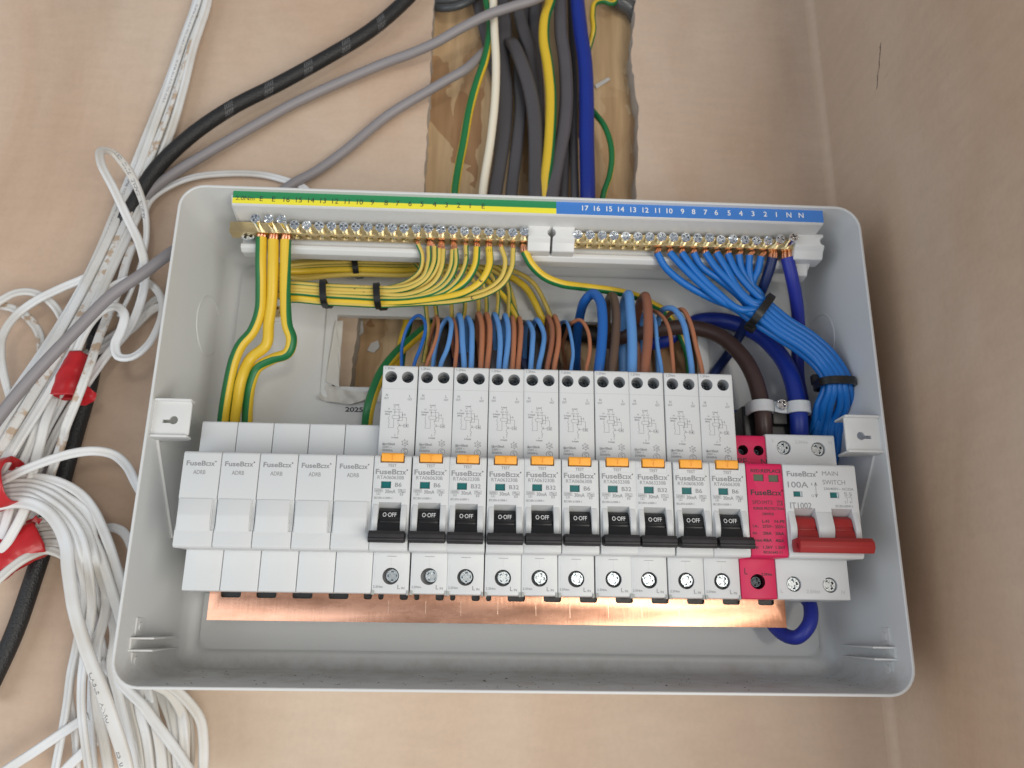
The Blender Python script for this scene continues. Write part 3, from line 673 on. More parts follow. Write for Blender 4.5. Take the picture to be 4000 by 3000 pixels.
def rcbo_proto(rating):
    org(0, 20, 0)
    root = empty('circuit_breaker', 'x', 'circuit breaker', 'circuit breakers with test buttons on the rail')
    bm = bmesh.new(); prism(bm, profile(93.2, SU), GAP, P-GAP, 'x', 0.35)
    c = bmesh.new(); prism(c, [(N_+3, 22.8), (N_-0.2, 22.6), (N_-4.5, 20.2), (N_-9, 19.8), (N_-9, 4.8), (N_+3, 4.6)], 3.5, 13.9, 'x', 0, 0); bm = boolean(bm, c)
    c = bmesh.new(); box(c, 3.9, 8.6, N_-1.0, N_+2, 29.2, 32.5, 0); box(c, 3.0, 14.4, N_-2.6, N_+3, 41.3, 50, 0); bm = boolean(bm, c)
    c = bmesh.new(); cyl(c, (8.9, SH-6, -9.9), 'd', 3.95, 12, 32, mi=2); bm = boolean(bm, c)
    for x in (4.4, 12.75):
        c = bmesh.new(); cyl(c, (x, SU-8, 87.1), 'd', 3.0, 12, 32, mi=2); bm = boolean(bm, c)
    # cheeks either side of the lever
    arc = roundp([(N_-3, 21.9, 0), (N_+0.1, 21.7, 0.8), (N_+2.6, 14, 8), (N_+0.6, 6.8, 0.6), (N_-3, 6.0, 0)], 6)
    prism(bm, arc, 0.9, 3.52, 'x', 0.4); prism(bm, arc, 13.88, 16.7, 'x', 0.4)
    # raised panel round the button, moulded seams
    line(bm, [(0.4, 41.0), (2.2, 41.0), (2.2, 44.6)], 0.12, N_+0.02, 3)
    line(bm, [(2.3, 38.9), (15.2, 38.9), (15.2, 44.5)], 0.10, N_+0.02, 3)
    line(bm, [(0.3, 80.9), (P-0.3, 80.9)], 0.18, SU+0.03, 3)
    line(bm, [(8.9, -5.2), (8.9, -1)], 0.10, SH+0.02, 3); line(bm, [(6.8, -0.6), (11.2, -0.6)], 0.25, SH+0.03, 1); line(bm, [(1.2, -4), (1.2, -11)], 0.09, SH+0.02, 3)
    # print on the nose
    d = N_+EPS
    text(bm, 'TEST', 8.7, 40.1, 1.35, d, 1, wdt=4.1, al='c')
    logo(bm, 1.1, 37.0, 14.9, 2.35, d)
    text(bm, 'RTA06%s30B' % ('06' if rating == 'B6' else '32'), 8.3, 34.3, 1.65, d, 1, wdt=12.4, al='c', bold=0.004)
    text(bm, rating, 10.5, 30.9, 1.9, d, 1, wdt=3.1 if rating == 'B6' else 4.6)
    text(bm, '30mA', 6.0, 27.7, 1.7, d, 1, wdt=4.9)
    line(bm, [(1.2, 28.9), (4.9, 28.9), (4.9, 27.4), (1.2, 27.4), (1.2, 28.9)], 0.13, d); text(bm, '6000', 3.05, 28.15, 0.95, d, 1, wdt=2.9, al='c')
    line(bm, [(2.3, 27.3), (2.3, 26.1), (3.8, 26.1), (3.8, 27.3)], 0.13, d); text(bm, '3', 3.05, 26.75, 0.9, d, 1, al='c')
    line(bm, [(12.2, 28.8), (15.4, 28.8), (15.4, 27.2), (12.2, 27.2), (12.2, 28.8)], 0.13, d)
    for zo in (0.25, -0.35): line(bm, [(12.6+2.4*k/12, 28.0+zo+0.28*math.sin(k/12*6.28)) for k in range(13)], 0.17, d)
    text(bm, 'E3', 13.8, 26.4, 1.0, d, 1, wdt=1.5, al='c'); text(bm, 'IEC/EN 61009-1', 1.1, 24.6, 0.95, d, 1, wdt=8.4)
    # print on the lower shoulder
    text(bm, '2.5Nm', 0.8, -14.9, 1.05, SH+EPS, 1, wdt=4.6); text(bm, 'L', 12.4, -14.9, 1.9, SH+EPS, 1); text(bm, 'IN', 14.3, -15.4, 1.1, SH+EPS, 1)
    # print and wiring diagram on the tall upper shoulder
    d = SU+EPS
    def T(s, X, Y, h, wd=None, al='c', bold=0.012):
        x, z = dg(X, Y); text(bm, s, x, z, h/17, d, 1, wdt=wd/17.2 if wd else None, al=al, bold=bold)
    def Ln(*q, w=0.15): line(bm, [dg(X, Y) for X, Y in q], w, d)
    T('1.2Nm', 526, 191, 19, 78); T('N', 497, 428, 22, 18); T('OUT', 492, 456, 17, 40); T('L', 695, 433, 22); T('OUT', 693, 462, 17, 38)
    T('Load', 577, 511, 13, 46, bold=0.03); T('N', 562, 530, 13, 12); T('L', 600, 530, 13, 9); T('OUT', 560, 553, 11, 29); T('OUT', 598, 553, 11, 29); T('N', 514, 548, 14, 13)
    T('In-Supply', 510, 572, 12, 62, bold=0.03); T('(Blue)', 500, 594, 12, 42, bold=0.03); T('L', 565, 770, 16, 11); T('In-Supply', 563, 793, 12, 58, bold=0.03)
    T('I\u2206n=30mA', 453, 850, 20, 108, 'l', 0.03); T('230V ~', 453, 876, 18, 78, 'l'); T('50/60Hz', 450, 903, 18, 90, 'l', 0.02)
    Ln((563, 575), (628, 575), (628, 597)); Ln((600, 562), (600, 648)); Ln((628, 588), (628, 606), w=.22); Ln((628, 597), (650, 597)); Ln((650, 588), (650, 606), w=.22)
    Ln((563, 562), (563, 606)); Ln((553, 634), (550, 711), (505, 711), (508, 690), (516, 676), (506, 660), (515, 645), (507, 630), (515, 612))
    cap = [(553+14*math.cos(math.radians(a)), 619-14*math.sin(math.radians(a))) for a in range(90, 271, 20)]+[(593+14*math.cos(math.radians(a)), 619-14*math.sin(math.radians(a))) for a in range(270, 451, 20)]
    Ln(*cap, cap[0]); Ln((607, 619), (663, 622), (660, 679)); Ln((638, 679), (677, 679), (677, 704), (638, 704), (638, 679)); T('1\u2206', 658, 691, 14, 26)
    Ln((638, 691), (602, 691)); Ln((610, 684), (600, 691), (610, 698)); Ln((628, 597), (626, 648), (590, 648)); Ln((590, 648), (590, 660)); Ln((590, 666), (590, 680)); Ln((604, 676), (586, 714))
    Ln((586, 714), (588, 728), (597, 730), (596, 742), (586, 745), (592, 760), (584, 772))
    for X, Y in ((563, 575), (590, 648)):
        x, z = dg(X, Y); line(bm, [(x-.12, z), (x+.12, z)], 0.42, d)
    hx = [(648+24*math.cos(math.radians(a)), 838-24*math.sin(math.radians(a))) for a in range(30, 391, 60)]
    Ln(*hx); T('-25', 648, 838, 17, 28, bold=0.02)
    for a in range(30, 390, 60):
        c_, s_ = math.cos(math.radians(a)), math.sin(math.radians(a)); Ln((648+20*c_, 838-20*s_), (648+32*c_, 838-32*s_)); Ln((648+26*c_-6*s_, 838-26*s_-6*c_), (648+32*c_, 838-32*s_))
    cx, cz = dg(644, 910); line(bm, circ(cx, cz, 1.6, 28), 0.2, d); line(bm, [(cx+0.7, cz+0.9), (cx-0.1, cz+1.0), (cx-0.6, cz+0.5), (cx+0.5, cz-0.4), (cx+0.1, cz-0.95), (cx-0.7, cz-0.85)], 0.24, d)
    link('housing', bm, [WHITE, PRINT, HOLE, EMBOSS], parent=root)
    # small clip at the bottom edge
    bm = bmesh.new(); prism(bm, [(SH-3, -18.6), (SH+0.5, -18.6), (SH+0.5, -16.6), (SH-3, -16.6)], P-1.1, P-0.2, 'x', 0.15); prism(bm, [(SH-3, -18.6), (SH+0.5, -18.6), (SH+0.5, -16.6), (SH-3, -16.6)], 0.2, 1.4, 'x', 0.15)
    link('rail_latch', bm, mat('grey_plastic', (0.38, 0.39, 0.37), 0.5), parent=root)
    bm = bmesh.new(); rect(bm, 4.0, 8.5, 29.3, 32.4, N_-0.9, 0); link('status_window', bm, TEAL, parent=root, sharp=None)
    bm = bmesh.new(); prism(bm, roundp([(N_-2.5, 42.0, 0), (N_+0.9, 41.9, .4), (N_+1.2, 45.8, 1.0), (N_-2.5, 46.6, .3)]), 3.5, 13.9, 'x', 0.3)
    line(bm, [(7.6, 45.0), (9.8, 45.0)], 0.35, N_+1.24, 1); line(bm, [(8.7, 45.0), (8.7, 42.6)], 0.35, N_+1.22, 1)
    link('test_button', bm, [ORANGE, ORANGED], parent=root)
    lever(root, 3.75, 13.65, BLACK, 0.5, 16.8, True)
    put_screw(root, S_BRK, 9.3, SH-0.6, -9.7, mats=[ZINCB, BLUEP])
    for x in (4.4, 12.75): put_screw(root, S_UP, x, SU-5.2, 86.2, 20, mats=[DARKZ, DARKV])
    return root
def lever(root, x0, x1, m, h0=None, h1=None, txt=False):
    bm = bmesh.new()
    pr = roundp([(N_-9, 20.0, 0), (N_-3.5, 20.2, 0.4), (N_-1.0, 18.8, 2), (N_+0.2, 15.0, .2), (N_-0.3, 14.8, .1), (N_-0.1, 13.9, .1), (N_+0.5, 13.9, .1), (N_+0.1, 13.0, .1), (N_+1.0, 12.9, .2), (N_+2.4, 8.3, 0.5), (N_-9, 6, 0)], 3)
    prism(bm, pr, x0, x1, 'x', 0.2)
    if txt: 
        vs, fs = text_geo('O\u00b7OFF', 0.004); a0 = min(v[0] for v in vs); a1 = max(v[0] for v in vs); k = 2.0/CAPH; kx = 6.3/(a1-a0); nv = []
        for a, b in vs:
            zz = 16.9+(b-CAPH/2)*k; dd = N_-1.0+(18.8-zz)/(18.8-15.0)*1.2+0.13
            if zz > 17.9: dd -= (zz-17.9)*0.25
            nv.append(bm.verts.new(V(5.6+(a-a0)*kx, dd+0.12, zz)))
        for f in fs:
            try: q = bm.faces.new([nv[i] for i in f]); q.material_index = 1
            except ValueError: pass
    L = link('lever', bm, [m, PRINTW if m == BLACK else mat('red_emboss', lin((150, 38, 36)), 0.5)], parent=root)
    if h0 is not None:
        bm = bmesh.new(); prism(bm, roundp([(N_-1, 8.4, 0), (N_+7.6, 8.7, .4), (N_+9.2, 7.2, .4), (N_+9.4, 5.6, .1), (N_+8.9, 5.4, .1), (N_+9.3, 5.1, .1), (N_+9.2, 4.3, .1), (N_+8.8, 4.1, .1), (N_+9.1, 3.9, .1), (N_+8.6, 3.2, .3), (N_+1, 4.2, 0)]), h0, h1, 'x', 0.3)
        link('handle', bm, BLACKM if m == BLACK else RED, parent=root)
ORD = ['first', 'second', 'third', 'fourth', 'fifth']
bl = blank_proto(); bl['label'] = 'blank white module at the left end of the row, below three thick earth wires'
BLAB = {1: 'second blank white module from the left end of the row', 2: 'middle one of the five blank white modules', 3: 'fourth blank white module from the left end of the row', 4: 'blank white module directly beside the first black-levered breaker'}
for i in range(1, 5):
    c = copy_tree(bl); c.location = (i*P*S, -20*S, 0); c['label'] = BLAB[i]
b6 = rcbo_proto('B6'); b32 = rcbo_proto('B32')
RL = ['B6 breaker next to the blank modules, leftmost with a black lever, lever down', 'B6 breaker second from the blank modules, left neighbour of the three B32 breakers',
 'B32 breaker, left one of the three B32 breakers standing together', 'B32 breaker, middle one of the three B32 breakers standing together', 'B32 breaker, right one of the three B32 breakers standing together',
 'B6 breaker alone between the B32 breakers', 'left one of the pair of B32 breakers under the thick blue and brown loops', 'B32 breaker, right one of the pair of B32 breakers, B6 on its right',
 'B6 breaker, second to the left of the crimson surge device', 'B6 breaker touching the crimson surge device']
SEQ = 'aabbbabbaa'; used = {'a': False, 'b': False}
for i, k in enumerate(SEQ):
    src = b6 if k == 'a' else b32
    o = src if not used[k] else copy_tree(src); used[k] = True
    o.location = (((5+i)*P+[-.12, .02, .12, -.02, 0.05, -.05, .08, -.04, .06, -.03][i])*S, -20*S, [0, .1, 0, -.1, .05, 0, .1, 0, -.05, 0][i]*S); o['label'] = RL[i]
    o.rotation_euler = (0, math.radians([.12, -.05, .18, 0, -.06, .05, -.1, .06, 0, .05][i]), math.radians([0, .3, -.2, .2, -.1, 0, .25, -.2, .1, 0][i]))
    for ch in [q for q in bpy.data.objects if q.parent == o and q.name.startswith('terminal_screw')]:
        if ch.location.z < 0: ch.rotation_euler[1] = math.radians([90, 35, 90, 42, 100, 60, 75, 20, 110, 50][i]); ch.location.x += ([0.3, 0.5, 0.0, 0, 0, -0.2, -0.4, -0.5, -0.3, -0.5][i])*S
# surge protection device
org(15*P, 20, 0); ox = 15*P
spd = empty('surge_protection_device', 'bright crimson surge protection device between a breaker and the main switch', 'surge protector')
bm = bmesh.new(); prism(bm, profile(63.2, SH), ox+GAP, ox+P-GAP, 'x', 0.35)
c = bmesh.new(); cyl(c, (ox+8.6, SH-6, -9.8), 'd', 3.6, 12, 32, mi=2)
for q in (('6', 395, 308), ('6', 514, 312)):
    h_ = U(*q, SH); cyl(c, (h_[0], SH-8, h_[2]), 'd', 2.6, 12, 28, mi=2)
for q in (('6', 468, 553, 492, 545), ('6', 583, 667, 497, 552)): 
    a = U('6', q[1], q[3], N_); b = U('6', q[2], q[4], N_); box(c, a[0]+0.3, b[0], N_-0.7, N_+2, b[2], a[2], 0)
bm = boolean(bm, c); d = N_+EPS
def TU(bm, s, x0, x1, y, h, dd, mi=1, bold=0.02, c='6'):
    a = U(c, x0, y, dd); b = U(c, x1, y, dd); text(bm, s, a[0], a[2], h/16.3 if c == '6' else h, dd, mi, wdt=b[0]-a[0], bold=bold)
for s, x0, x1, y, h in (('RED:REPLACE', 453, 684, 465, 26), ('SPD1MT2', 468, 620, 706, 28), ('T2', 660, 694, 712, 26), ('SURGE PROTECTION', 474, 706, 752, 19), ('DEVICE', 545, 631, 795, 18),
    ('L-N', 541, 594, 851, 22), ('N-PE', 636, 714, 853, 22), ('Uc:', 470, 513, 887, 20), ('275V~', 544, 628, 890, 22), ('255V~', 640, 722, 893, 22), ('In:', 470, 504, 940, 20), ('20kA', 547, 613, 942, 22), ('20kA', 642, 708, 945, 22),
    ('Imax:', 471, 545, 994, 20), ('40kA', 548, 616, 996, 22), ('40kA', 643, 711, 999, 22), ('Up:', 474, 518, 1047, 22), ('1.5kV', 549, 622, 1048, 22), ('1.5kV', 645, 718, 1050, 22), ('IEC61643-11', 552, 695, 1087, 18)):
    TU(bm, s, x0, x1, y, h, d)
a = U('6', 454, 630, d); b = U('6', 697, 630, d); logo(bm, a[0], a[2], b[0]-a[0], 2.5, d)
a = U('6', 655, 690, d); b = U('6', 698, 732, d); line(bm, [(a[0], a[2]), (b[0], a[2]), (b[0], b[2]), (a[0], b[2]), (a[0], a[2])], 0.14, d)
TU(bm, 'PE', 356, 428, 392, 46, SH+EPS, bold=0.0); TU(bm, 'N', 533, 575, 398, 46, SH+EPS, bold=0.0); TU(bm, '1.2Nm', 440, 518, 412, 17, SH+EPS)
TU(bm, 'L', 406, 430, 1232, 50, SH+EPS, bold=0.0); TU(bm, '2.5Nm', 534, 617, 1255, 20, SH+EPS)
link('housing', bm, [REDSH, PRINTD, PINKD], parent=spd)
for q in (('6', 468, 553, 492, 545), ('6', 583, 667, 497, 552)):
    a = U('6', q[1], q[3], N_); b = U('6', q[2], q[4], N_); bm = bmesh.new(); rect(bm, a[0]+0.3, b[0], b[2], a[2], N_-0.6, 0); link('status_window', bm, LCD, parent=spd, sharp=None)
put_screw(spd, S_UP, ox+8.6, SH-3.0, -9.8, 20, mats=[DARKZ, DARKV])
for q in (('6', 395, 312), ('6', 512, 316)): h_ = U(*q, SH); put_screw(spd, S_UP, h_[0], SH-5, h_[2]-0.6, 30, mats=[DARKZ, DARKV])
# main switch
org(16*P, 20, 0); ox = 16*P
ms = empty('main_switch', 'double-width white main switch with a long red handle, right end of the row', 'main switch')
bm = bmesh.new(); prism(bm, profile(64.2, SH), ox+GAP, ox+2*P+0.5, 'x', 0.5)
c = bmesh.new(); slots = []
for x0, x1 in ((792, 952), (1076, 1232)):
    a = U('6', x0, 830, N_)[0]; b = U('6', x1, 830, N_)[0]; slots.append((a, b))
    prism(c, [(N_+3, 23.8), (N_-0.2, 23.6), (N_-4.5, 20.6), (N_-9, 20.2), (N_-9, 4.8), (N_+3, 4.6)], a, b, 'x', 0, 0)
wins = []
for x0, x1, y0, y1 in ((778, 850, 622, 666), (1057, 1130, 630, 676)):
    a = U('6', x0, y0, N_); b = U('6', x1, y1, N_); wins.append((a, b)); box(c, a[0], b[0], N_-1, N_+2, b[2], a[2], 0)
SCR = [('6', 707, 290), ('6', 970, 302), ('6', 784, 1330), ('6', 1060, 1338)]
for q in SCR: h_ = U(*q, SH); cyl(c, (h_[0], SH-4, h_[2]), 'd', 3.65, 8, 32, mi=0)
bm = boolean(bm, c)
arc = roundp([(N_-3, 22.2, 0), (N_+0.1, 22.0, 0.8), (N_+2.6, 14, 8), (N_+0.6, 6.4, 0.6), (N_-3, 6.0, 0)], 6)
for a, b in ((ox+0.9, slots[0][0]+.02), (slots[0][1]-.02, slots[1][0]+.02), (slots[1][1]-.02, ox+2*P-0.6)): prism(bm, arc, a, b, 'x', 0.45)
d = N_+EPS
for s, x0, x1, y, h in (('100A', 736, 892, 571, 45), ('MAIN', 997, 1117, 486, 34), ('SWITCH', 1002, 1173, 553, 35), ('230/400V~ AC22A', 1010, 1237, 603, 19), ('IT1002', 755, 918, 730, 45), ('IEC/EN 60947-3', 1102, 1234, 736, 18),
    ('I', 916, 922, 568, 20), ('O', 917, 937, 657, 18), ('1', 1168, 1176, 638, 16), ('3', 1202, 1213, 640, 16), ('2', 1171, 1182, 706, 16), ('4', 1209, 1220, 707, 16)): TU(bm, s, x0, x1, y, h, d, bold=0.008)
a = U('6', 728, 488, d); b = U('6', 960, 488, d); logo(bm, a[0], a[2], b[0]-a[0], 2.4, d)
def LU(bm, q, w_, dd, mi=1, c='6'): line(bm, [(U(c, x, y, dd)[0], U(c, x, y, dd)[2]) for x, y in q], w_, dd, mi)
LU(bm, [(948, 560), (955, 664)], 0.22, d); LU(bm, [(940, 580), (948, 558), (958, 578)], 0.3, d); LU(bm, [(946, 646), (955, 666), (963, 645)], 0.3, d)
for dx in (0, 35): LU(bm, [(1184+dx, 630), (1184+dx, 655)], 0.14, d); LU(bm, [(1168+dx, 655), (1190+dx, 680), (1192+dx, 714)], 0.14, d); LU(bm, [(1178+dx, 650), (1190+dx, 650), (1188+dx, 660), (1178+dx, 658), (1178+dx, 650)], 0.12, d)
LU(bm, [(1184, 670), (1225, 670)], 0.1, d)
for s, x0, x1, y, h in (('L', 616, 634, 235, 24), ('2.5Nm', 792, 888, 247, 24), ('N', 1048, 1070, 252, 26), ('L', 682, 702, 1385, 26), ('2.5Nm', 880, 982, 1387, 26), ('N', 1146, 1172, 1393, 28)): TU(bm, s, x0, x1, y, h, SH+EPS, mi=3)
link('housing', bm, [WHITE, PRINT, HOLE, EMBOSS], parent=ms)
for a, b in wins: bm = bmesh.new(); rect(bm, a[0], b[0]-0.7, b[2]+.3, a[2], N_-0.9, 0); link('status_window', bm, TEAL, parent=ms, sharp=None)
for a, b in slots: lever(ms, a+0.2, b-0.2, RED)
bm = bmesh.new(); prism(bm, roundp([(N_-1, 8.6, 0), (N_+8.6, 9.0, .5), (N_+10.6, 7.0, .5), (N_+10.8, 4.6, .5), (N_+9.2, 2.0, .6), (N_+1, 2.6, 0)]), ox+1.5, ox+2*P+1.0, 'x', 0.5)
c = bmesh.new(); box(c, ox-1, ox+3.2, N_+6.5, N_+8.2, 4.2, 6.2, 0); bm = boolean(bm, c)
link('handle', bm, RED, parent=ms)
for q, a in zip(SCR, (85, 60, 80, 55)): h_ = U(*q, SH); put_screw(ms, S_MAIN, h_[0]-0.1, SH-0.8, h_[2], a, mats=[ZINCB, DARKZ])
# ------------------------------------------------------------------ copper busbar
org(10, 55, -31); 
bb = empty('busbar', 'flat copper busbar running under the breakers, scratched and shiny', 'busbar')
bm = bmesh.new(); prism(bm, [(10.3, -31.2), (291.9, -31.2), (291.9, -12), (10.3, -12)], 53.6, 55, 'd', 0.15)
c = bmesh.new(); nx = [U('G', a, 165, 55)[0] for a in (640, 832, 1027, 1222)]
ns = [(a, a+9.6) for a in nx]
for i in range(4): a = U('G', 1412+i*194, 165, 55)[0]; ns += [(a, a+4.0), (a+7.0, a+9.6)]
k0 = U('G', 1412+4*194, 165, 55)[0]
while k0+P < 290: ns.append((k0, k0+8.6)); k0 += 17.75
ns.append((k0, k0+8.0)) if k0 < 284 else None
for a, b in ns: prism(c, roundp([(a, -8, 0), (a, -20.6, 1.3), (b, -20.6, 1.3), (b, -8, 0)]), 50, 58, 'd')
bm = boolean(bm, c); link('copper_strip', bm, COPPER, parent=bb)
bm = bmesh.new(); box(bm, 12, 290, 48, 52.9, -22.5, -13); link('insulating_strip', bm, BLACK, parent=bb)
bm = bmesh.new()
for i in range(9):
    x = 96.5+i*17.7+random.uniform(-1, 1); line(bm, [(x, -21), (x+0.1, -26-random.uniform(0, 2))], 0.16, 55.05, 0)
link('score_marks', bm, mat('bright_copper', (1.0, 0.72, 0.56), 0.35, 1.0), parent=bb, sharp=None)
# ------------------------------------------------------------------ terminal bars and their carrier
org(163, 4, 160)
car = empty('terminal_carrier', 'long white plastic carrier holding both terminal bars under the box top', 'terminal carrier')
bm = bmesh.new()
prism(bm, roundp([(39, 166, .5), (47, 165.4, 1), (49.8, 167.2, 1), (49.8, 169.6, 1), (47, 170.6, 1), (46.5, 178.6, 1), (52, 179.4, 1), (70.6, 181.2, .6), (72, 181.9, .4), (72, 190.9, .3), (70.6, 190.9, .3), (66, 183.5, 1), (39, 183.5, 0)]), 3.5, 324.3, 'x', 0.4)
c = bmesh.new(); prism(c, [(45, 178.4), (73, 178.4), (73, 196), (45, 196)], 0, 3.3, 'x')
link('body', bm, WHITE2, parent=car)
# gusset plates at the ends and caps between the bars
bm = bmesh.new(); prism(bm, roundp([(48, 183.6, .5), (60, 187, 1), (69, 189.2, .5), (66, 183.2, 2), (50, 179.6, .5)]), 1.5, 3.4, 'x', 0.3)
link('end_plate', bm, WHITE2, parent=car)
def capblock(xa, xb, notch):
    bm = bmesh.new(); prism(bm, roundp([(46, 167.4, 1), (56, 167.4, 1), (58.5, 171.4, 1), (59.5, 172.4, .4), (60.6, 173.5, .5), (60.6, 181.2, 1), (46, 182, 0)]), xa, xb, 'x', 0.4)
    c = bmesh.new(); cyl(c, (notch, 40, 176.6), 'd', 2.6, 40, 24); bm = boolean(bm, c)
    link('bar_cap', bm, WHITE2, parent=car)
ca = U('2', 960, 650, 60)[0]; cb_ = U('2', 1141, 650, 60)[0]; cc = U('2', 1160, 650, 60)[0]; cd = U('2', 1338, 650, 60)[0]
capblock(ca, cb_, cb_+0.9); capblock(cc, cd, cc-0.9)
ce = U('3', 1578, 390, 58)[0]; capblock(ce, ce+16.5, ce+16.8)
bm = bmesh.new(); prism(bm, roundp([(40, 160, 1), (48, 161, 1), (49.5, 164, 1), (49.5, 168, 1), (40, 168, 0)]), ce+3, ce+10.5, 'x', 0.4); link('bar_foot', bm, WHITE2, parent=car)
# label strip
lab = bmesh.new(); LD = 72.12
xs_ = U('2', 1188, 440, LD)[0]
zt_, zm_, zb_ = 190.8, 185.2, 182.0
rect(lab, 3.7, xs_, zm_, zt_, LD, 0); rect(lab, 3.7, xs_, zb_, zm_, LD, 1); rect(lab, xs_, 324.2, zb_, zt_, LD, 2)
earth = [('2.0Nm', '1', 718, 356, 148, 1.55)]
names = ['E', 'E', '16', '15', '14', '13', '12', '11', '10', '9', '8', '7', '6', '5', '4']
xsq = [(847, 358), (943, 362), (1045, 366), (1142, 369), (1238, 373), (1332, 377), (1427, 381), (1520, 383), (1621, 386), (1718, 388), (1827, 391), (1917, 394), (2015, 395), (2108, 396)]
Z = 185.1
text(lab, '2.0Nm', U('1', 645, 356, LD)[0], Z, 2.4, LD+EPS, 3, wdt=9.9, bold=0.0)
for s, (x, y) in zip(names, xsq): text(lab, s, U('1', x, y, LD)[0], Z, 2.9, LD+EPS, 3, al='c', bold=0.0)
for s, x in zip(['4', '3', '2', '1', 'E'], (201, 298, 396, 490, 597)): text(lab, s, U('2', x, 430, LD)[0], Z, 2.9, LD+EPS, 3, al='c', bold=0.0)
for s, x in zip(['17', '16', '15', '14', '13', '12', '11', '10', '9', '8', '7', '6', '5', '4', '3', '2', '1', 'N', 'N'], (295, 367, 443, 516, 591, 667, 741, 815, 895, 963, 1037, 1103, 1182, 1254, 1329, 1405, 1473, 1550, 1625)):
    text(lab, s, U('3', x, 215, LD)[0], Z+0.9, 2.9, LD+EPS, 4, al='c', bold=0.012)
link('label_strip', lab, [GREENL, YELL, BLUELB, PRINTD, PRINTW], parent=car, sharp=None)
BD = 57.5; BZ0, BZ1 = 172.6, 178.6
def bar(name, label, xa, xb, heads, tall):
    org(xa, 50, BZ0); root = empty(name, label, 'terminal bar')
    bm = bmesh.new(); box(bm, xa, xb, 49.8, BD, BZ0, BZ1)
    c = bmesh.new()
    for x, h, a in heads: cyl(c, (x, 53.4, BZ0-0.5), 'z', 2.95, 1.3, 24, r2=1.9, mi=0)      # countersunk wire holes on the underside
    bm = boolean(bm, c); c = bmesh.new()
    for x, h, a in heads: cyl(c, (x, 53.4, BZ0-0.5), 'z', 1.85, 5.2, 24, mi=1)
    bm = boolean(bm, c)
    link('brass_bar', bm, [BRASS, BRASSD], parent=root)
    for i, (x, h, a) in enumerate(heads): put_screw(root, S_BAR, x, BD+h, 175.8, a, mats=[ZINC, DARKZ], tilt=(random.uniform(-.05, .05), random.uniform(-.06, .06)))
    return root
random.seed(5)
def headx(c, x, y, h): return U(c, x, y, BD+h)[0]
EH = [(headx('1', x, 515, 10.5), 10.5) for x in (797, 900, 1001)]+[(headx('1', x, 560, 4.6), 4.6) for x in (1105, 1200, 1299, 1396, 1491, 1588, 1683, 1778, 1874, 1967, 2064)]+[(headx('2', x, 605, h), h) for x, h in ((153, 5.6), (252, 5), (350, 4.6), (446, 3.6), (542, 4.2), (641, 4), (739, 3.2), (836, 3.8), (930, 5.5))]
NH = [(headx('3', x, 345, h), h) for x, h in zip((250, 325, 400, 472, 547, 620, 693, 767, 842, 916, 990, 1063, 1132, 1208, 1281, 1352, 1424, 1500, 1583), (4, 4, 4, 4, 4, 4, 4, 4.6, 4.8, 4.8, 4.6, 5.4, 3.6, 4.6, 4.4, 3.6, 4, 6.5, 9))]
bar('earth_terminal_bar', 'brass earth terminal bar with zinc screws under the green and yellow label', -1.0, ca+1, [(x, h, random.uniform(0, 180)) for x, h in EH], 3)
bar('neutral_terminal_bar', 'brass neutral terminal bar with zinc screws under the blue label', cd-1, ce+2, [(x, h, random.uniform(0, 180)) for x, h in NH], 0)
org(*U('1', 750, 650, 50)); bm = bmesh.new()
fx = empty('fixing_screw', 'large zinc pan-head screw below the left end of the brass earth bar', 'screw')
put_screw(fx, screw_mesh(4.0, 2.4, 1.8, 8), ORG[0], 53, ORG[2], 30, 'screw_head', [mat('dull_zinc', (0.62, 0.66, 0.70), 0.38, 1.0, bevel=0.2), DARKZ], tilt=(0.1, 0))
#--WIRES--
# ------------------------------------------------------------------ earth wires
GYM = [GY_Y, GY_G]; GYB = [GY_YB, GY_G]
random.seed(21)
BIG = 'thick earth wires at the left end of the earth bar'
cable('earth_wire', 'leftmost thick earth wire, broad green stripe on its left side', 'earth wire',
      [('1', 847, 662, 53), ('1', 843, 850, 51), ('1', 845, 1050, 47), ('1', 835, 1240, 44), ('1', 775, 1400, 42), ('1', 690, 1500, 42), ('F', 507, 775, 41), ('F', 492, 840, 37), ('F', 482, 905, 31), ('F', 478, 960, 24)],
      3.05, GYB, (285, 160), group=BIG, copper=('1', 852, 625, 54), tw=(0, 10))
cable('earth_wire', 'middle one of the three thick earth wires, almost all yellow', 'earth wire',
      [('1', 941, 678, 53), ('1', 938, 900, 50), ('1', 930, 1150, 45), ('1', 905, 1330, 42), ('F', 575, 745, 40), ('F', 541, 775, 38), ('F', 521, 820, 38), ('F', 512, 870, 33), ('F', 506, 910, 28), ('F', 503, 960, 22)],
      3.0, GYB, (250, 75), group=BIG, copper=('1', 946, 635, 54), tw=(-40, 60))
cable('earth_wire', 'right one of the three thick earth wires, bulging right above the blank modules', 'earth wire',
      [('1', 1038, 680, 53), ('1', 1035, 900, 50), ('1', 1035, 1150, 47), ('1', 1050, 1350, 45), ('F', 630, 733, 44), ('F', 622, 762, 42), ('F', 590, 775, 38), ('F', 556, 795, 35), ('F', 541, 830, 33), ('F', 535, 875, 28), ('F', 533, 950, 20)],
      3.0, GYB, (98, 75), group=BIG, copper=('1', 1045, 640, 54), tw=(0, -110))
EWG = 'earth wires bundled below the earth bar'
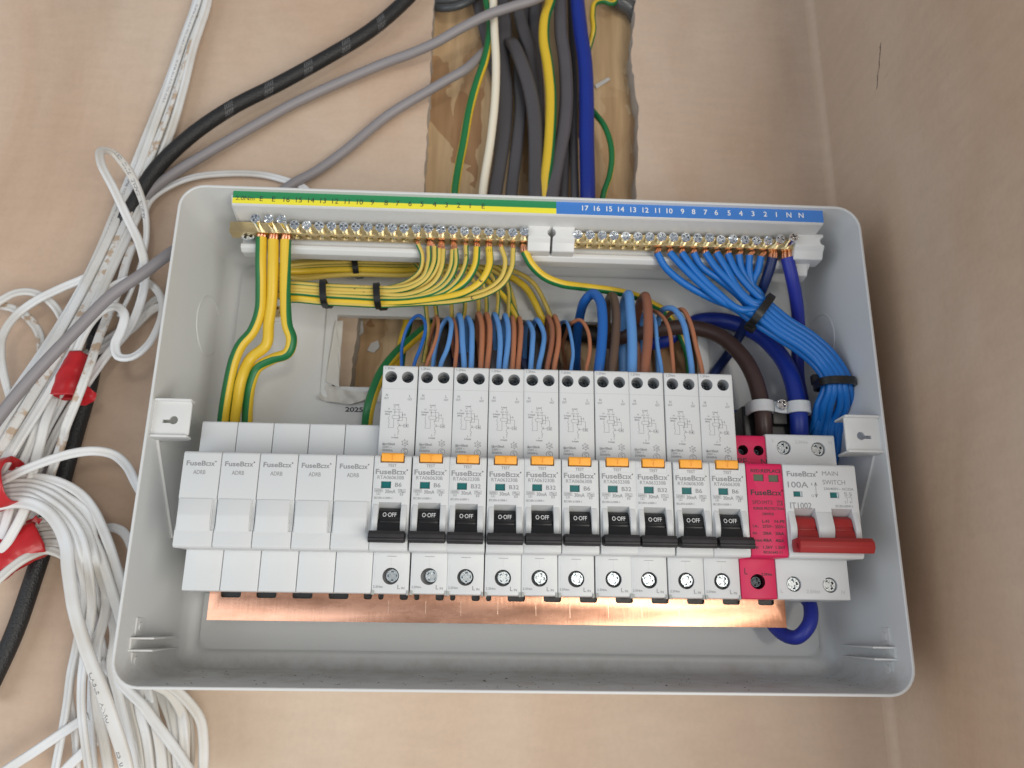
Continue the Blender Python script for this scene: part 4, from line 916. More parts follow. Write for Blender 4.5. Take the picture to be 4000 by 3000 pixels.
#  start, mids, lane at right tie (y,d), lane at left tie, upper bundle lane (y,d), drop path, radius, label
def bright(r): return r > 1.6
ELAB = ['slim earth wire starting furthest left, in the terminal below the number six', 'left one of the two earth wires sharing the terminal below number five', 'right one of the two earth wires sharing the terminal below number five',
 'left one of the two earth wires sharing the terminal below number four', 'right one of the two earth wires sharing the terminal below number four', 'left one of the two earth wires sharing the terminal below number three', 'right one of the two earth wires sharing the terminal below number three',
 'single slim earth wire with a black pen mark near its top, below number two', 'thicker earth wire with a broad green stripe on its right, below number one', 'thicker bright yellow earth wire with three black pen strokes at its top']
EWS = [
 ([(1165, 8), (1195, 80), (1186, 190), (1120, 260), (1020, 305)], (328, 42), (302, 42), 118, [(1180, 180, 20), (1225, 480, 16), (1240, 640, 12), (1205, 860, 8)], 1.35, (300, 60), '6'),
 ([(1243, 25), (1243, 130), (1205, 240), (1110, 300), (1000, 322)], (322, 47), (308, 47), 128, [(1230, 150, 16), (1290, 440, 12), (1300, 520, 11), (1310, 620, -5)], 1.35, (62, 62), '5, left of two'),
 ([(1285, 25), (1280, 140), (1225, 250), (1130, 315), (1010, 345)], (345, 47.5), (330, 47), 140, [(1300, 170, 16), (1400, 400, 14), (1410, 520, 11), (1400, 620, -5)], 1.35, (68, 52), '5, right of two'),
 ([(1318, 40), (1312, 150), (1260, 250), (1160, 325), (1030, 362)], (352, 43.5), (340, 43), 150, [(1350, 160, 16), (1470, 300, 14), (1505, 430, 10), (1495, 540, 11), (1480, 610, 3), (1480, 700, -10)], 1.3, (300, 52), '4, left of two'),
 ([(1350, 45), (1338, 170), (1290, 270), (1190, 340), (1040, 375)], (366, 47.5), (352, 47), 160, [(1400, 150, 14), (1560, 260, 14), (1600, 400, 10), (1600, 520, 11), (1590, 610, 3), (1590, 700, -10)], 1.35, (68, 52), '4, right of two'),
 ([(1415, 48), (1403, 170), (1350, 270), (1250, 345), (1080, 385)], (384, 46), (366, 46), 165, [(1450, 160, 14), (1600, 220, 14), (1655, 380, 10), (1660, 520, 11), (1660, 610, 3), (1660, 700, -10)], 1.35, (64, 56), '3, left of two'),
 ([(1440, 42), (1440, 160), (1390, 270), (1290, 350), (1110, 392)], (398, 47), (378, 47), 172, [(1500, 150, 12), (1680, 210, 14), (1740, 350, 12), (1738, 500, 11), (1725, 610, 3), (1725, 700, -10)], 1.35, (64, 56), '3, right of two'),
 ([(1512, 18), (1510, 140), (1455, 260), (1360, 345), (1180, 392), (1040, 405)], (408, 44), (386, 44), 182, [(1600, 150, 12), (1760, 190, 14), (1818, 320, 12), (1820, 500, 11), (1820, 610, 3), (1820, 700, -10)], 1.4, (62, 62), '2'),
 ([(1592, 30), (1578, 160), (1515, 270), (1400, 350), (1250, 385), (1050, 398)], (388, 41), (372, 41), 190, [(1560, 180, 8), (1680, 280, 10), (1800, 400, 10), (1870, 520, 11), (1900, 610, 3), (1900, 700, -10)], 2.0, (70, 110), '1, thicker and with a broad green stripe'),
 ([(1678, 32), (1680, 160), (1620, 275), (1500, 355), (1300, 400), (1060, 425)], (430, 44), (412, 44), 204, [(1640, 170, 6), (1830, 240, 10), (1950, 330, 12), (2060, 540, 11), (2090, 610, 3), (2090, 700, -10)], 2.1, (80, 80), 'E, thicker and bright yellow'),
 ([(1766, 30), (1795, 130), (1770, 240), (1680, 325), (1520, 378), (1300, 412), (1100, 430)], (444, 41), (424, 41), 212, [(1700, 150, 12), (1880, 210, 14), (2000, 290, 14), (2120, 520, 11), (2150, 610, 3), (2150, 700, -10)], 1.4, (68, 52), None),
 ([(1852, 40), (1840, 180), (1770, 300), (1640, 375), (1430, 420), (1150, 437)], (448, 44), (430, 44), 226, [(1650, 180, 12), (1790, 260, 10), (1850, 400, 8), (1870, 520, 11), (1870, 610, 3), (1870, 700, -10)], 1.45, (72, 52), None),
]
for i, (st, l2, l1, up, drop, r, stripe, lb) in enumerate(EWS):
    n = len(st); pts = []
    for k, (x, y) in enumerate(st): pts.append(('K', x, y, 53.4-(53.4-l2[1])*(k/n)**1.2))
    pts += [('K', 880, l2[0], l2[1]), ('K', 690, (l2[0]+l1[0])/2+1, l2[1]-0.5), ('K', 495, l1[0], l1[1]), ('K', 330, l1[0]-12-(1 if i < 6 else 4), l1[1]-1)]
    ux = 175+5*(i % 4)                       # the wires turn back behind the three thick ones
    pts += [('K', ux, l1[0]-30, l1[1]-6), ('K', ux-42, (l1[0]+up)/2-8, (l1[1]+20)/2), ('K', ux, up+38-i*2, 19+(i % 3)*2.6), ('K', 330, up+(12 if i < 9 else 30), 15+(i % 3)*2.6), ('K', 520, up+(2 if i < 10 else 10), 15+(i % 3)*2.4),
            ('K', 718, up-2, 15+(i % 3)*2.4), ('K', 900, up+2-(i == 11)*0, 15+(i % 3)*2), ('K', 1060, up+4, 15+(i % 3)*2)]
    pts += [('K', x, y, d) for x, y, d in drop]
    lab = ELAB[i] if lb else ('slim earth wire second from the right in the bundle below the bar' if i == 10 else 'slim earth wire furthest right in the bundle below the bar')
    mk = None
    if i in (7,): mk = [PRINTD, ('t', 5, 'K', 1.6, 0, False)]
    if i == 9: mk = [PRINTD, ('t', 1.2, 'III', 1.5, 0, False), ('t', 20, '3', 2.0, 0, False)]
    if i == 10: mk = [PRINTD, ('t', 27, 'II', 1.5, 0, False)]
    if i == 11: mk = [PRINTD, ('t', 40, '2', 1.9, 0, False)]
    if i in (2, 4, 6): mk = [PRINTD, ('t', 46+i*2, 'III', 1.4, 0, False), ('t', 60, '-', 2, 0, False)]
    if i == 1: mk = [PRINTD, ('t', 52, '- -', 1.7, 0, False)]
    hx = [h for h in EH[14:]]
    xs_near = min((h[0] for h in EH), key=lambda q: abs(q-pt(pts[0])[0]))
    cable('earth_wire', lab, 'earth wire', pts, r, GYB if r > 1.6 else GYM, stripe, group=EWG, copper=(xs_near*0.7+pt(pts[0])[0]*0.3, 53.4, 172.4), marks=mk, follow=0.9)
cable('earth_wire', 'thick bright yellow earth wire running right from the last earth terminal', 'earth wire',
      [('K', 1932, 58, 53), ('K', 1985, 155, 50), ('K', 2075, 240, 45), ('K', 2200, 292, 41), ('R', 150, 50, 37), ('R', 330, 72, 34), ('R', 600, 112, 30), ('R', 800, 165, 24), ('R', 960, 245, 18), ('R', 1100, 330, 10), ('R', 1260, 560, 6), ('R', 1350, 800, 2), ('R', 1370, 1000, -2)],
      2.4, GYB, (285, 90), copper=('K', 1925, 18, 53.4), tw=(0, 0))
cable('earth_wire', 'thick earth wire curving from the cut-out down behind the last blank module', 'earth wire',
      [('K', 1290, 560, -8), ('K', 1240, 600, 4), ('K', 1130, 690, 14), ('K', 1010, 800, 22), ('K', 910, 930, 28), ('K', 845, 1080, 32), ('K', 812, 1200, 32), ('K', 800, 1290, 28), ('K', 795, 1360, 22)], 3.1, GYB, (290, 170), tw=(0, 0))
cable('earth_wire', 'upright green and yellow earth wire just left of the blue loops, inside the box cut-out', 'earth wire',
      [('K', 1100, 500, -8), ('K', 1090, 590, -2), ('K', 1060, 700, 6), ('K', 1040, 820, 12), ('K', 1030, 950, 18)], 3.0, GYB, (120, 180))
# ------------------------------------------------------------------ looped blue and brown tails into the breakers
def loop(label, c, front, r, m, back=None, group='blue and brown wire loops above the breakers', mk=None, d0=60):
    """front: points from the breaker top up to the crest and over; the wire then drops back into the wall cut-out"""
    n = len(front); pts = []
    x, y = front[0]
    p0 = U(c, x, y, d0); pts.append((p0[0]-0.1, d0-2, p0[2]-7)); pts.append((p0[0], d0, p0[2]))
    for k, (x, y) in enumerate(front[1:], 1): pts.append((c, x, y, d0-(k/(n-1))**1.6*16-k*0.6))
    lx, ly = front[-1]
    bk_ = list(back or [(lx-15, ly+120, 22), (lx-5, ly+260, 8), (lx+10, ly+380, -4)])
    if bk_[-1][2] < 10: bk_.append((bk_[-1][0]+8, max(bk_[-1][1]+130, 800 if c == 'L' else 990), -11))
    for k, (x, y, d) in enumerate(bk_): pts.append((c, x, y, d))
    nm = 'blue_wire' if 'blue' in label.split()[:3] else 'brown_wire'
    return cable(nm, label, nm.replace('_', ' '), pts, r, m, group=group, follow=0.3, marks=mk)
LP = [
 ('thin blue wire forming an open teardrop loop above the leftmost breaker', [(325, 765), (395, 570), (445, 400), (440, 290), (380, 228), (310, 265)], .95, BLUEM, [(235, 400, 36), (195, 560, 34), (190, 690, 34), (192, 790, 34)]),
 ('thin light brown wire leaning right above the gap between the first two breakers', [(460, 765), (525, 590), (575, 420), (585, 290), (560, 240)], .95, BROWNL, [(535, 330, 32), (500, 480, 20), (470, 640, 0), (460, 760, -8)]),
 ('light blue wire looping left above the second breaker', [(612, 770), (685, 580), (722, 400), (725, 300), (685, 262)], 1.25, BLUEL, [(625, 340, 38), (570, 520, 34), (540, 680, 32), (530, 790, 32)]),
 ('slim brown wire above the right edge of the second breaker', [(768, 775), (788, 560), (780, 380), (745, 268)], 1.1, BROWNL, None),
 ('light blue wire above the left corner of the third breaker', [(865, 772), (848, 520), (838, 320), (812, 222)], 1.5, BLUEL, None),
 ('light blue wire, right one of the pair above the third breaker', [(943, 775), (950, 520), (945, 340), (905, 252)], 1.45, BLUEL, None),
 ('brown wire, left one of the tall pair above the third breaker', [(1045, 780), (1058, 520), (1055, 320), (1020, 205)], 1.45, BROWNL, None),
 ('brown wire, right one of the tall pair above the third breaker', [(1115, 782), (1140, 520), (1140, 320), (1108, 212)], 1.45, BROWNL, None),
 ('light blue wire, left one of the pair above the fourth breaker', [(1240, 783), (1255, 540), (1238, 340), (1195, 215)], 1.45, BLUEL, None),
 ('light blue wire, right one of the pair above the fourth breaker', [(1308, 785), (1338, 540), (1340, 340), (1308, 225)], 1.45, BLUEL, None),
 ('brown wire, left one of the close pair above the fourth breaker', [(1388, 790), (1402, 540), (1402, 350), (1385, 248)], 1.35, BROWNL, None),
 ('brown wire, right one of the close pair above the fourth breaker', [(1448, 792), (1470, 540), (1480, 360), (1462, 258)], 1.35, BROWNL, None),
 ('light blue wire, left one of the pair above the fifth breaker', [(1585, 795), (1602, 560), (1605, 400), (1555, 302)], 1.4, BLUEL, [(1525, 420, 22), (1520, 560, 6), (1520, 700, -6)]),
 ('light blue wire with a wide bend, right one of the pair above the fifth breaker', [(1670, 800), (1712, 600), (1728, 430), (1655, 275)], 1.4, BLUEL, [(1600, 380, 22), (1590, 520, 6), (1600, 680, -6)]),
 ('brown wire, left one of the crossing pair above the fifth breaker', [(1762, 800), (1810, 540), (1815, 360), (1772, 242)], 1.35, BROWNR, None),
 ('brown wire, right one of the crossing pair above the fifth breaker', [(1838, 805), (1882, 540), (1885, 360), (1845, 238)], 1.35, BROWNL, None),
 ('thin light blue wire with a kink above the sixth breaker', [(2022, 807), (2042, 640), (2012, 420), (1970, 300)], .95, BLUEL, [(1900, 330, 26), (1880, 520, 8), (1880, 700, -6)]),
]
for lb, fr_, r, m, bk in LP: loop(lb, 'L', fr_, r, m, bk)
LR = [
 ('thin light brown wire in a wide arch above the sixth breaker', [(250, 952), (288, 740), (265, 530), (182, 415), (90, 450)], 1.05, BROWNL, [(30, 560, 24), (-5, 700, 10), (20, 860, -6)]),
 ('thick bright blue wire arching over the left of the seventh breaker', [(385, 955), (415, 680), (425, 400), (395, 200), (320, 130), (240, 200)], 2.75, BLUEM, [(180, 380, 24), (150, 600, 12), (140, 850, 0)]),
 ('thick dark brown wire between the two thick blue loops', [(528, 958), (560, 640), (570, 340), (535, 160)], 2.45, BROWND, [(480, 230, 26), (470, 420, 10), (470, 620, -6)]),
 ('thick light blue wire arching above the eighth breaker', [(742, 965), (745, 640), (725, 320), (705, 140)], 2.7, BLUEL, [(655, 260, 24), (640, 480, 8), (640, 700, -6)]),
 ('thick red-brown wire, tall arch above the eighth breaker', [(880, 970), (912, 640), (915, 320), (890, 160)], 2.6, BROWNR, [(825, 250, 22), (805, 420, 8), (800, 640, -6)]),
 ('thin light blue wire beside the thick red-brown arch', [(1062, 978), (1018, 700), (990, 430), (950, 350)], 1.15, BLUEL, [(870, 360, 24), (840, 520, 8), (850, 700, -6)]),
 ('thin brown wire with an S-bend above the ninth breaker', [(1190, 976), (1175, 760), (1150, 540), (1090, 400), (1000, 325)], 1.1, BROWNL, [(930, 340, 26), (900, 480, 10), (900, 700, -6)]),
 ('light blue wire in a wide arch to the last breaker', [(1390, 985), (1345, 660), (1290, 430), (1190, 295), (1095, 295)], 1.6, BLUEL, [(1040, 370, 26), (1020, 520, 10), (1020, 720, -6)]),
 ('brown wire furthest right of the loops, in a wide arch to the last breaker', [(1500, 987), (1435, 700), (1370, 440), (1290, 305), (1210, 320)], 1.3, BROWNL, [(1120, 380, 20), (1060, 520, 6), (1040, 700, -6)]),
]
for lb, fr_, r, m, bk in LR: loop(lb, 'R', fr_, r, m, bk)
# dark supply tails behind the loops
G2 = 'supply and sheathed cables behind the loops'
cable('brown_cable', 'very thick dark brown cable bending down through the white clamp', 'brown cable',
      [('3', 420, 1010, -8), ('3', 560, 965, 6), ('3', 760, 925, 12), ('3', 950, 915, 16), ('3', 1120, 965, 22), ('3', 1260, 1090, 30), ('3', 1335, 1220, 36), ('3', 1375, 1360, 40), ('3', 1392, 1470, 42), ('3', 1398, 1570, 40), ('3', 1400, 1640, 36)], 4.6, BROWNX)
cable('blue_cable', 'very thick deep blue supply cable bending down to the main switch through the clamp', 'blue cable',
      [('3', 600, 1000, -12), ('3', 760, 1000, -2), ('3', 880, 930, 2), ('3', 1010, 875, 6), ('3', 1180, 880, 10), ('3', 1350, 950, 18), ('3', 1490, 1080, 28), ('3', 1565, 1220, 36), ('3', 1600, 1370, 40), ('3', 1612, 1480, 42), ('3', 1615, 1570, 40), ('3', 1618, 1640, 36)], 4.9, BLUED)
cable('blue_cable', 'navy blue cable behind the bright blue bundle, from the second to last neutral terminal', 'blue cable',
      [('3', 1450, 485, 53), ('3', 1430, 560, 50), ('3', 1385, 680, 42), ('3', 1320, 820, 28), ('3', 1250, 960, 14), ('3', 1170, 1090, 8), ('3', 1090, 1200, 8), ('3', 1060, 1260, 8)], 2.9, NAVY, copper=('3', 1455, 445, 53.4))
cable('blue_cable', 'thick violet-blue cable from the last neutral terminal down behind the bundle', 'blue cable',
      [('3', 1540, 485, 53), ('3', 1568, 600, 50), ('3', 1595, 740, 42), ('3', 1610, 900, 32), ('3', 1605, 1060, 24), ('3', 1610, 1230, 20), ('3', 1640, 1400, 18), ('3', 1650, 1600, 16), ('H', 1020, 150, 20), ('H', 1058, 230, 30), ('H', 1052, 330, 36), ('H', 990, 398, 34), ('H', 915, 385, 26), ('H', 850, 320, 20), ('H', 830, 240, 20)], 3.7, BLUEV, copper=('3', 1540, 440, 53.4))
cable('blue_cable', 'deep blue cable passing low behind the clamp to the left', 'blue cable', [('3', 1215, 1440, 10), ('3', 1240, 1480, 12), ('3', 1300, 1550, 14), ('3', 1340, 1640, 14)], 2.4, BLUEM)
cable('black_conduit', 'short black corrugated sleeve deep in the box cut-out behind the brown loops', 'sleeve', [('3', 130, 920, -10), ('3', 220, 950, -6), ('3', 330, 960, -6), ('3', 420, 1000, -8)], 5.5, DARKV)
for i, (x0, y0, m, r) in enumerate(((1330, 640, GREYK, 5), (1420, 600, NAVY, 3), (1500, 640, GREYK, 5.5), (1620, 600, BROWND, 3), (1700, 650, GREYK, 5), (1820, 640, GREYK, 5.5), (1900, 600, NAVY, 3), (1990, 640, GREYK, 5), (2120, 600, BROWND, 3.5))):
    wh = ['first', 'second', 'third', 'third', 'fourth', 'fifth', 'fifth', 'sixth', 'sixth'][i]
    kd = 'grey sheathed cable' if m == GREYK else 'navy core' if m == NAVY else 'dark brown core'
    cable('sheathed_cable', '%s in the shaded cut-out, behind the loops of the %s breaker' % (kd, wh), 'cable', [('K', x0, y0-40, -9), ('K', x0+10, y0+100, -8), ('K', x0+30, y0+260, -7), ('K', x0+40, y0+340, -9)], r, m, group='cables in the shaded cut-out behind the loops')
# ------------------------------------------------------------------ bright blue neutral bundle
NST = [(738, 455), (815, 452), (890, 455), (962, 455), (1037, 455), (1105, 455), (1175, 462), (1242, 466), (1308, 470), (1378, 478)]
NAMES = ['bright blue wire starting furthest left on the neutral bar, longest lowest sweep', 'second bright blue wire from the left on the neutral bar', 'third bright blue wire from the left on the neutral bar', 'fourth bright blue wire from the left on the neutral bar', 'fifth bright blue wire from the left, left of the middle of the fan', 'sixth bright blue wire from the left, right of the middle of the fan', 'bright blue wire with three bright blue ones to its right on the neutral bar', 'bright blue wire with two bright blue ones to its right on the neutral bar', 'bright blue wire, second to the left of the navy cable', 'bright blue wire next to the navy cable, leaning left']
MID = [[(790, 545), (900, 640), (1060, 730), (1220, 800)], [(900, 545), (1010, 650), (1150, 760)], [(970, 560), (1100, 690), (1240, 800)], [(1010, 540), (1120, 620), (1260, 740)], [(1100, 545), (1200, 650), (1300, 755)],
       [(1170, 560), (1240, 680), (1330, 760)], [(1220, 560), (1290, 650), (1370, 730)], [(1260, 560), (1310, 640), (1380, 720)], [(1305, 560), (1320, 640), (1350, 720)], [(1360, 560), (1330, 630), (1330, 700)]]
L1 = [(1318, 872, 44), (1335, 838, 50), (1352, 812, 51), (1345, 850, 44), (1368, 792, 51), (1385, 770, 51), (1405, 752, 50), (1390, 785, 44), (1370, 812, 44), (1355, 835, 43)]
off2 = [(-70, 0), (-40, 5), (-12, 6), (-52, -5), (18, 6), (46, 6), (74, 4), (50, 0), (20, 0), (-14, 0)]
END = [(1680, 1560), (1720, 1590), (1760, 1620), (1700, 1600), (1800, 1640), (1850, 1660), (1900, 1660), (1880, 1620), (1840, 1620), (1790, 1600)]
for i in range(10):
    o2, dd = off2[i]; x1, y1, d1 = L1[i]
    pts = [('3', *NST[i], 53.2)]+[('3', x, y, 53.2-(53.2-d1)*(k+1)/4) for k, (x, y) in enumerate(MID[i])]+[('3', x1, y1, d1)]
    for bx, by, nx, ny in ((1500, 925, -.55, .83), (1640, 1015, -.62, .78), (1755, 1120, -.8, .6)):
        pts.append(('3', bx-nx*o2*0.9+14, by-ny*o2*0.9, 47+dd*0.8))
    pts += [('3', 1838+o2*1.05, 1230, 48+dd), ('3', 1845+o2*1.1, 1300, 47+dd), ('3', 1842+o2*1.35-(0 if o2 > 0 else 20), 1400, 42+dd*0.7), ('3', (END[i][0]+1842+o2*1.3)/2-10, 1500, 36), ('3', *END[i], 30), ('3', END[i][0]-30, END[i][1]+120, 24)]
    xs_near = min((h[0] for h in NH), key=lambda q: abs(q-U('3', NST[i][0], 430, 53.4)[0]))
    cable('neutral_wire', NAMES[i], 'neutral wire', pts, 2.05, BLUEN, group='bright blue neutral wires', copper=(xs_near, 53.4, 172.4), follow=0.3)
# ------------------------------------------------------------------ cable ties
def tie(label, c, pa, pb, d0, d1, wd, grp='black cable ties', lock=None):
    """a strap round a bundle: pa, pb are the two sides on the photograph; d0..d1 the depth range it encloses"""
    A = Vector(U(c, *pa, (d0+d1)/2)); B = Vector(U(c, *pb, (d0+d1)/2)); Cn = (A+B)/2; e = (B-A)/2; ax = Vector((0, 1, 0)); dirn = e.normalized().cross(ax).normalized()
    org(*Cn); root = empty('cable_tie', label, 'cable tie', grp)
    bm = bmesh.new(); h = (d1-d0)/2; n = 36; rings = []
    for k in range(n):
        t = 2*math.pi*k/n; cs, sn = math.cos(t), math.sin(t)
        s = abs(cs)**(2/3.0)*(1 if cs > 0 else -1); q = abs(sn)**(2/3.0)*(1 if sn > 0 else -1)
        p = Cn+e*s+ax*h*q; p2 = Cn+e*s*(1+1.1/e.length)+ax*(h+1.1)*q
        rings.append([bm.verts.new(V(*v)) for v in (p-dirn*wd/2, p2-dirn*wd/2*0.9, p2+dirn*wd/2*0.9, p+dirn*wd/2)])
    for k in range(n):
        a, b = rings[k], rings[(k+1) % n]
        for j in range(4): bm.faces.new((a[j], b[j], b[(j+1) % 4], a[(j+1) % 4]))
    bmesh.ops.recalc_face_normals(bm, faces=bm.faces[:]); link('strap', bm, TIE, parent=root, sharp=50)
    lk = Vector(U(c, *lock[0], lock[1])) if lock else Cn+e*1.05
    bm = bmesh.new(); u = e.normalized()
    vs = []
    for su in (-1, 1):
        for sd in (-1, 1):
            for sa in (-1, 1): vs.append(bm.verts.new(V(*(lk+u*su*2.2+dirn*sd*(wd/2+0.7)+ax*sa*2.0))))
    for q in ((0,1,3,2),(4,6,7,5),(0,4,5,1),(2,3,7,6),(0,2,6,4),(1,5,7,3)): bm.faces.new([vs[i] for i in q])
    bmesh.ops.recalc_face_normals(bm, faces=bm.faces[:]); bmesh.ops.bevel(bm, geom=bm.edges[:], offset=0.6*S, segments=2, affect='EDGES')
    link('lock', bm, TIE, parent=root)
tie('upper black cable tie, round the earth wires furthest back in the box', 'K', (716, 92), (726, 226), 12, 24, 3.6, lock=((745, 226), 14))
tie('left one of the two black cable ties round the front earth bundle', 'K', (492, 288), (496, 440), 38.5, 50.5, 3.8, lock=((520, 438), 42))
tie('black cable tie on the front earth bundle nearer to the marked wires', 'K', (872, 312), (880, 450), 39, 50.5, 3.8, lock=((915, 452), 42))
tie('slanting black cable tie halfway down the bright blue bundle', '3', (1432, 735), (1316, 895), 40, 54.5, 4.6, lock=((1312, 915), 44))
tie('lower black cable tie where the bright blue bundle turns down at the box side', '3', (1728, 1265), (1935, 1265), 42, 58.5, 4.6, lock=((1715, 1240), 46))
# ------------------------------------------------------------------ clamp over the two supply cables
org(*U('3', 1505, 1480, 30)); cl = empty('cable_clamp', 'milky white strap clamp with a zinc screw holding the thick brown and blue cables', 'cable clamp')
a0 = U('3', 1272, 1400, 40); a1 = U('3', 1700, 1400, 40); zc = a0[2]-1
bm = bmesh.new(); cxs = [U('3', 1382, 1400, 42)[0], U('3', 1608, 1400, 42)[0]]; rr = 5.6
pl = []
def arcp(cx, r): return [(cx+r*math.cos(math.radians(t)), 41+r*math.sin(math.radians(t))) for t in range(180, -1, -15)]
outer = [(cxs[0]-rr-1.2, 34)]+arcp(cxs[0], rr+1.3)+[(cxs[0]+rr+1.3, 43), (cxs[1]-rr-1.3, 43)]+arcp(cxs[1], rr+1.3)+[(cxs[1]+rr+1.2, 34)]
inner = [(cxs[1]+rr, 34)]+arcp(cxs[1], rr)[::-1]+[(cxs[1]-rr, 41.2), (cxs[0]+rr, 41.2)]+arcp(cxs[0], rr)[::-1]+[(cxs[0]-rr, 34)]
clean = []
for p_ in outer+inner:
    if not clean or math.dist(clean[-1], p_) > 0.05: clean.append(p_)
prism(bm, clean, zc-3.2, zc+3.2, 'z', 0)
link('strap', bm, CLAMPW, parent=cl)
bm = bmesh.new(); prism(bm, roundp([(cxs[0]-8.5, 20, 1), (cxs[1]+8.5, 20, 1), (cxs[1]+8.5, 35, 1.5), (cxs[0]-8.5, 35, 1.5)]), zc-15, zc+2.5, 'z', 0.6)
prism(bm, roundp([(cxs[0]+6, 30, 1), (cxs[1]-6, 30, 1), (cxs[1]-6, 41, 1), (cxs[0]+6, 41, 1)]), zc-9, zc+3, 'z', 0.6)
link('base', bm, BLACK, parent=cl)
sx_ = U('3', 1508, 1390, 45); put_screw(cl, screw_mesh(3.0, 2.2, 1.5, 4), sx_[0], 45.6, sx_[2], 40, mats=[ZINC, DARKZ])
# ------------------------------------------------------------------ small things on the back panel
org(*U('K', 735, 1195, 4.8)); a = U('K', 595, 1168, 4.8); b = U('K', 885, 1222, 4.8)
bm = bmesh.new(); prism(bm, roundp([(a[0], b[2]+1, .8), (b[0], b[2], .8), (b[0], a[2]-1, .8), (a[0], a[2], .8)]), 4.56, 4.75, 'd'); t = U('K', 642, 1196, 4.8)
text(bm, '20250', t[0], t[2], 2.6, 4.82, 1, wdt=13.2, bold=0.03)
o = link('date_sticker', bm, [mat('pale_sticker', (0.66, 0.66, 0.65), 0.4), PRINTD]); tag(o, 'small pale sticker printed 20250, stuck under the cut-out in the back of the box', 'sticker')
def crumple(name, label, cat, c, outline, d, amp, m, thick=0.5, seedv=1):
    random.seed(seedv); P_ = [U(c, x, y, d) for x, y in outline]; cx = sum(p[0] for p in P_)/len(P_); cz = sum(p[2] for p in P_)/len(P_); org(cx, d, cz)
    bm = bmesh.new(); f = bm.faces.new([bm.verts.new(V(*p)) for p in P_]); bmesh.ops.triangulate(bm, faces=[f])
    bmesh.ops.subdivide_edges(bm, edges=bm.edges[:], cuts=5, use_grid_fill=True)
    from mathutils import noise
    for v in bm.verts: v.co.y -= S*amp*noise.noise(v.co*170+Vector((seedv, 0, 0)))
    r = bmesh.ops.extrude_face_region(bm, geom=bm.faces[:])
    for v in [g for g in r['geom'] if isinstance(g, bmesh.types.BMVert)]: v.co.y -= thick*S
    bmesh.ops.recalc_face_normals(bm, faces=bm.faces[:]); o = link(name, bm, m, sharp=40); return tag(o, label, cat)
crumple('paper_flap', 'crumpled off-white paper tape folded over the lower left corner of the cut-out', 'paper tape', 'K', [(505, 1010), (600, 1050), (720, 1070), (905, 1085), (900, 1150), (790, 1128), (690, 1162), (560, 1150), (440, 1120)], 7.5, 3.2, PAPER, 0.4, 4)
crumple('paper_flap', 'torn white paper strip standing along the left edge of the cut-out', 'paper tape', 'K', [(575, 560), (628, 560), (612, 760), (600, 1040), (500, 1000), (530, 800)], 7.2, 1.2, PAPER, 0.4, 9)
crumple('plaster_lump', 'white blob of filler at the upper left inside the cut-out', 'filler', 'K', [(700, 560), (770, 565), (775, 640), (735, 680), (715, 800), (690, 800)], -13, 2.5, mat('white_filler', (0.62, 0.60, 0.58), 0.9, bump=1, bscale=300), 2.0, 6)
crumple('plaster_lump', 'smeared patch of pale filler on the board seen through the cut-out', 'filler', 'K', [(830, 720), (880, 700), (890, 750), (850, 790), (800, 775)], -14.6, 0.4, mat('white_filler', (0.6, 0.6, 0.6), 0.9), 0.5, 8)
org(*U('F', 600, 680, 5)); fs_ = empty('mounting_screw', 'brass-coloured screw with a pale washer behind the thick earth wires', 'screw'); q = U('F', 600, 676, 5)
bm = bmesh.new(); cyl(bm, (q[0], 4.5, q[2]), 'd', 5.5, 1.2, 28); link('washer', bm, WHITE2, parent=fs_); put_screw(fs_, screw_mesh(3.6, 2.2, 1.6, 3), q[0], 8.5, q[2], 20, 'screw_head', [BRASS, BRASSD])
# ------------------------------------------------------------------ cables coming down the chase above the box
GC = 'sheathed cables in the chase above the box'
def chase(label, pts, r, m, stripe=None, flat=None, name='sheathed_cable', cat='cable', endx=0, tw=(0, 0), marks=None):
    P_ = [pt(('D', x, y, d)) for x, y, d in pts]; e = P_[-1]; P_.append((e[0]+endx*0.5, max(-9, e[1]-6), e[2]-20)); P_.append((e[0]+endx, -11, e[2]-48))
    s0 = P_[0]; s1 = P_[1]; P_ = [(s0[0]+(s0[0]-s1[0])*0.6, s0[1], s0[2]+(s0[2]-s1[2])*0.6+18)]+P_
    return cable(name, label, cat, P_, r, m, stripe, flat=flat, group=GC, tw=tw, marks=marks)
def fl(w_, h_): return (w_, h_, 'flat')
chase('short grey cable behind the cream one, at the top left of the chase', [(730, -10, -6), (780, 200, -8), (830, 420, -10), (900, 700, -11)], 4, GREYK, flat=fl(8, 4.5))
chase('wide dark grey flat cable right beside the cream cable', [(935, -10, -6), (950, 250, -6), (935, 480, -5), (955, 700, -3), (945, 1000, 0), (905, 1300, 3), (870, 1540, 4)], 5, GREYK, flat=fl(9.5, 5))
chase('narrow dark grey flat cable crossing under the wide ones in the chase', [(1100, 300, -12), (1060, 560, -6), (1072, 850, -3), (1050, 1100, 0), (1020, 1350, 2), (1000, 1540, 3)], 4, GREYK, flat=fl(8, 4.6))
chase('dark grey cable starting at the top centre and bending under the curved one', [(1040, -10, -3), (1085, 200, -3), (1150, 400, -5), (1195, 650, -8), (1210, 900, -10), (1230, 1300, -8), (1240, 1500, -6)], 4, GREYK, flat=fl(9, 5))
chase('grey flat cable hanging straight behind the yellow wire at the top', [(1195, -10, -8), (1180, 200, -9), (1185, 400, -10), (1210, 700, -11)], 4, GREYK, flat=fl(8.5, 5))
chase('grey flat cable with a rounded shoulder curving down the middle of the chase', [(960, 300, -10), (1010, 345, 0), (1070, 470, 5), (1140, 680, 7), (1180, 900, 7), (1192, 1150, 7), (1190, 1530, 6)], 5, GREYC if False else GREYK, flat=fl(9.5, 5))
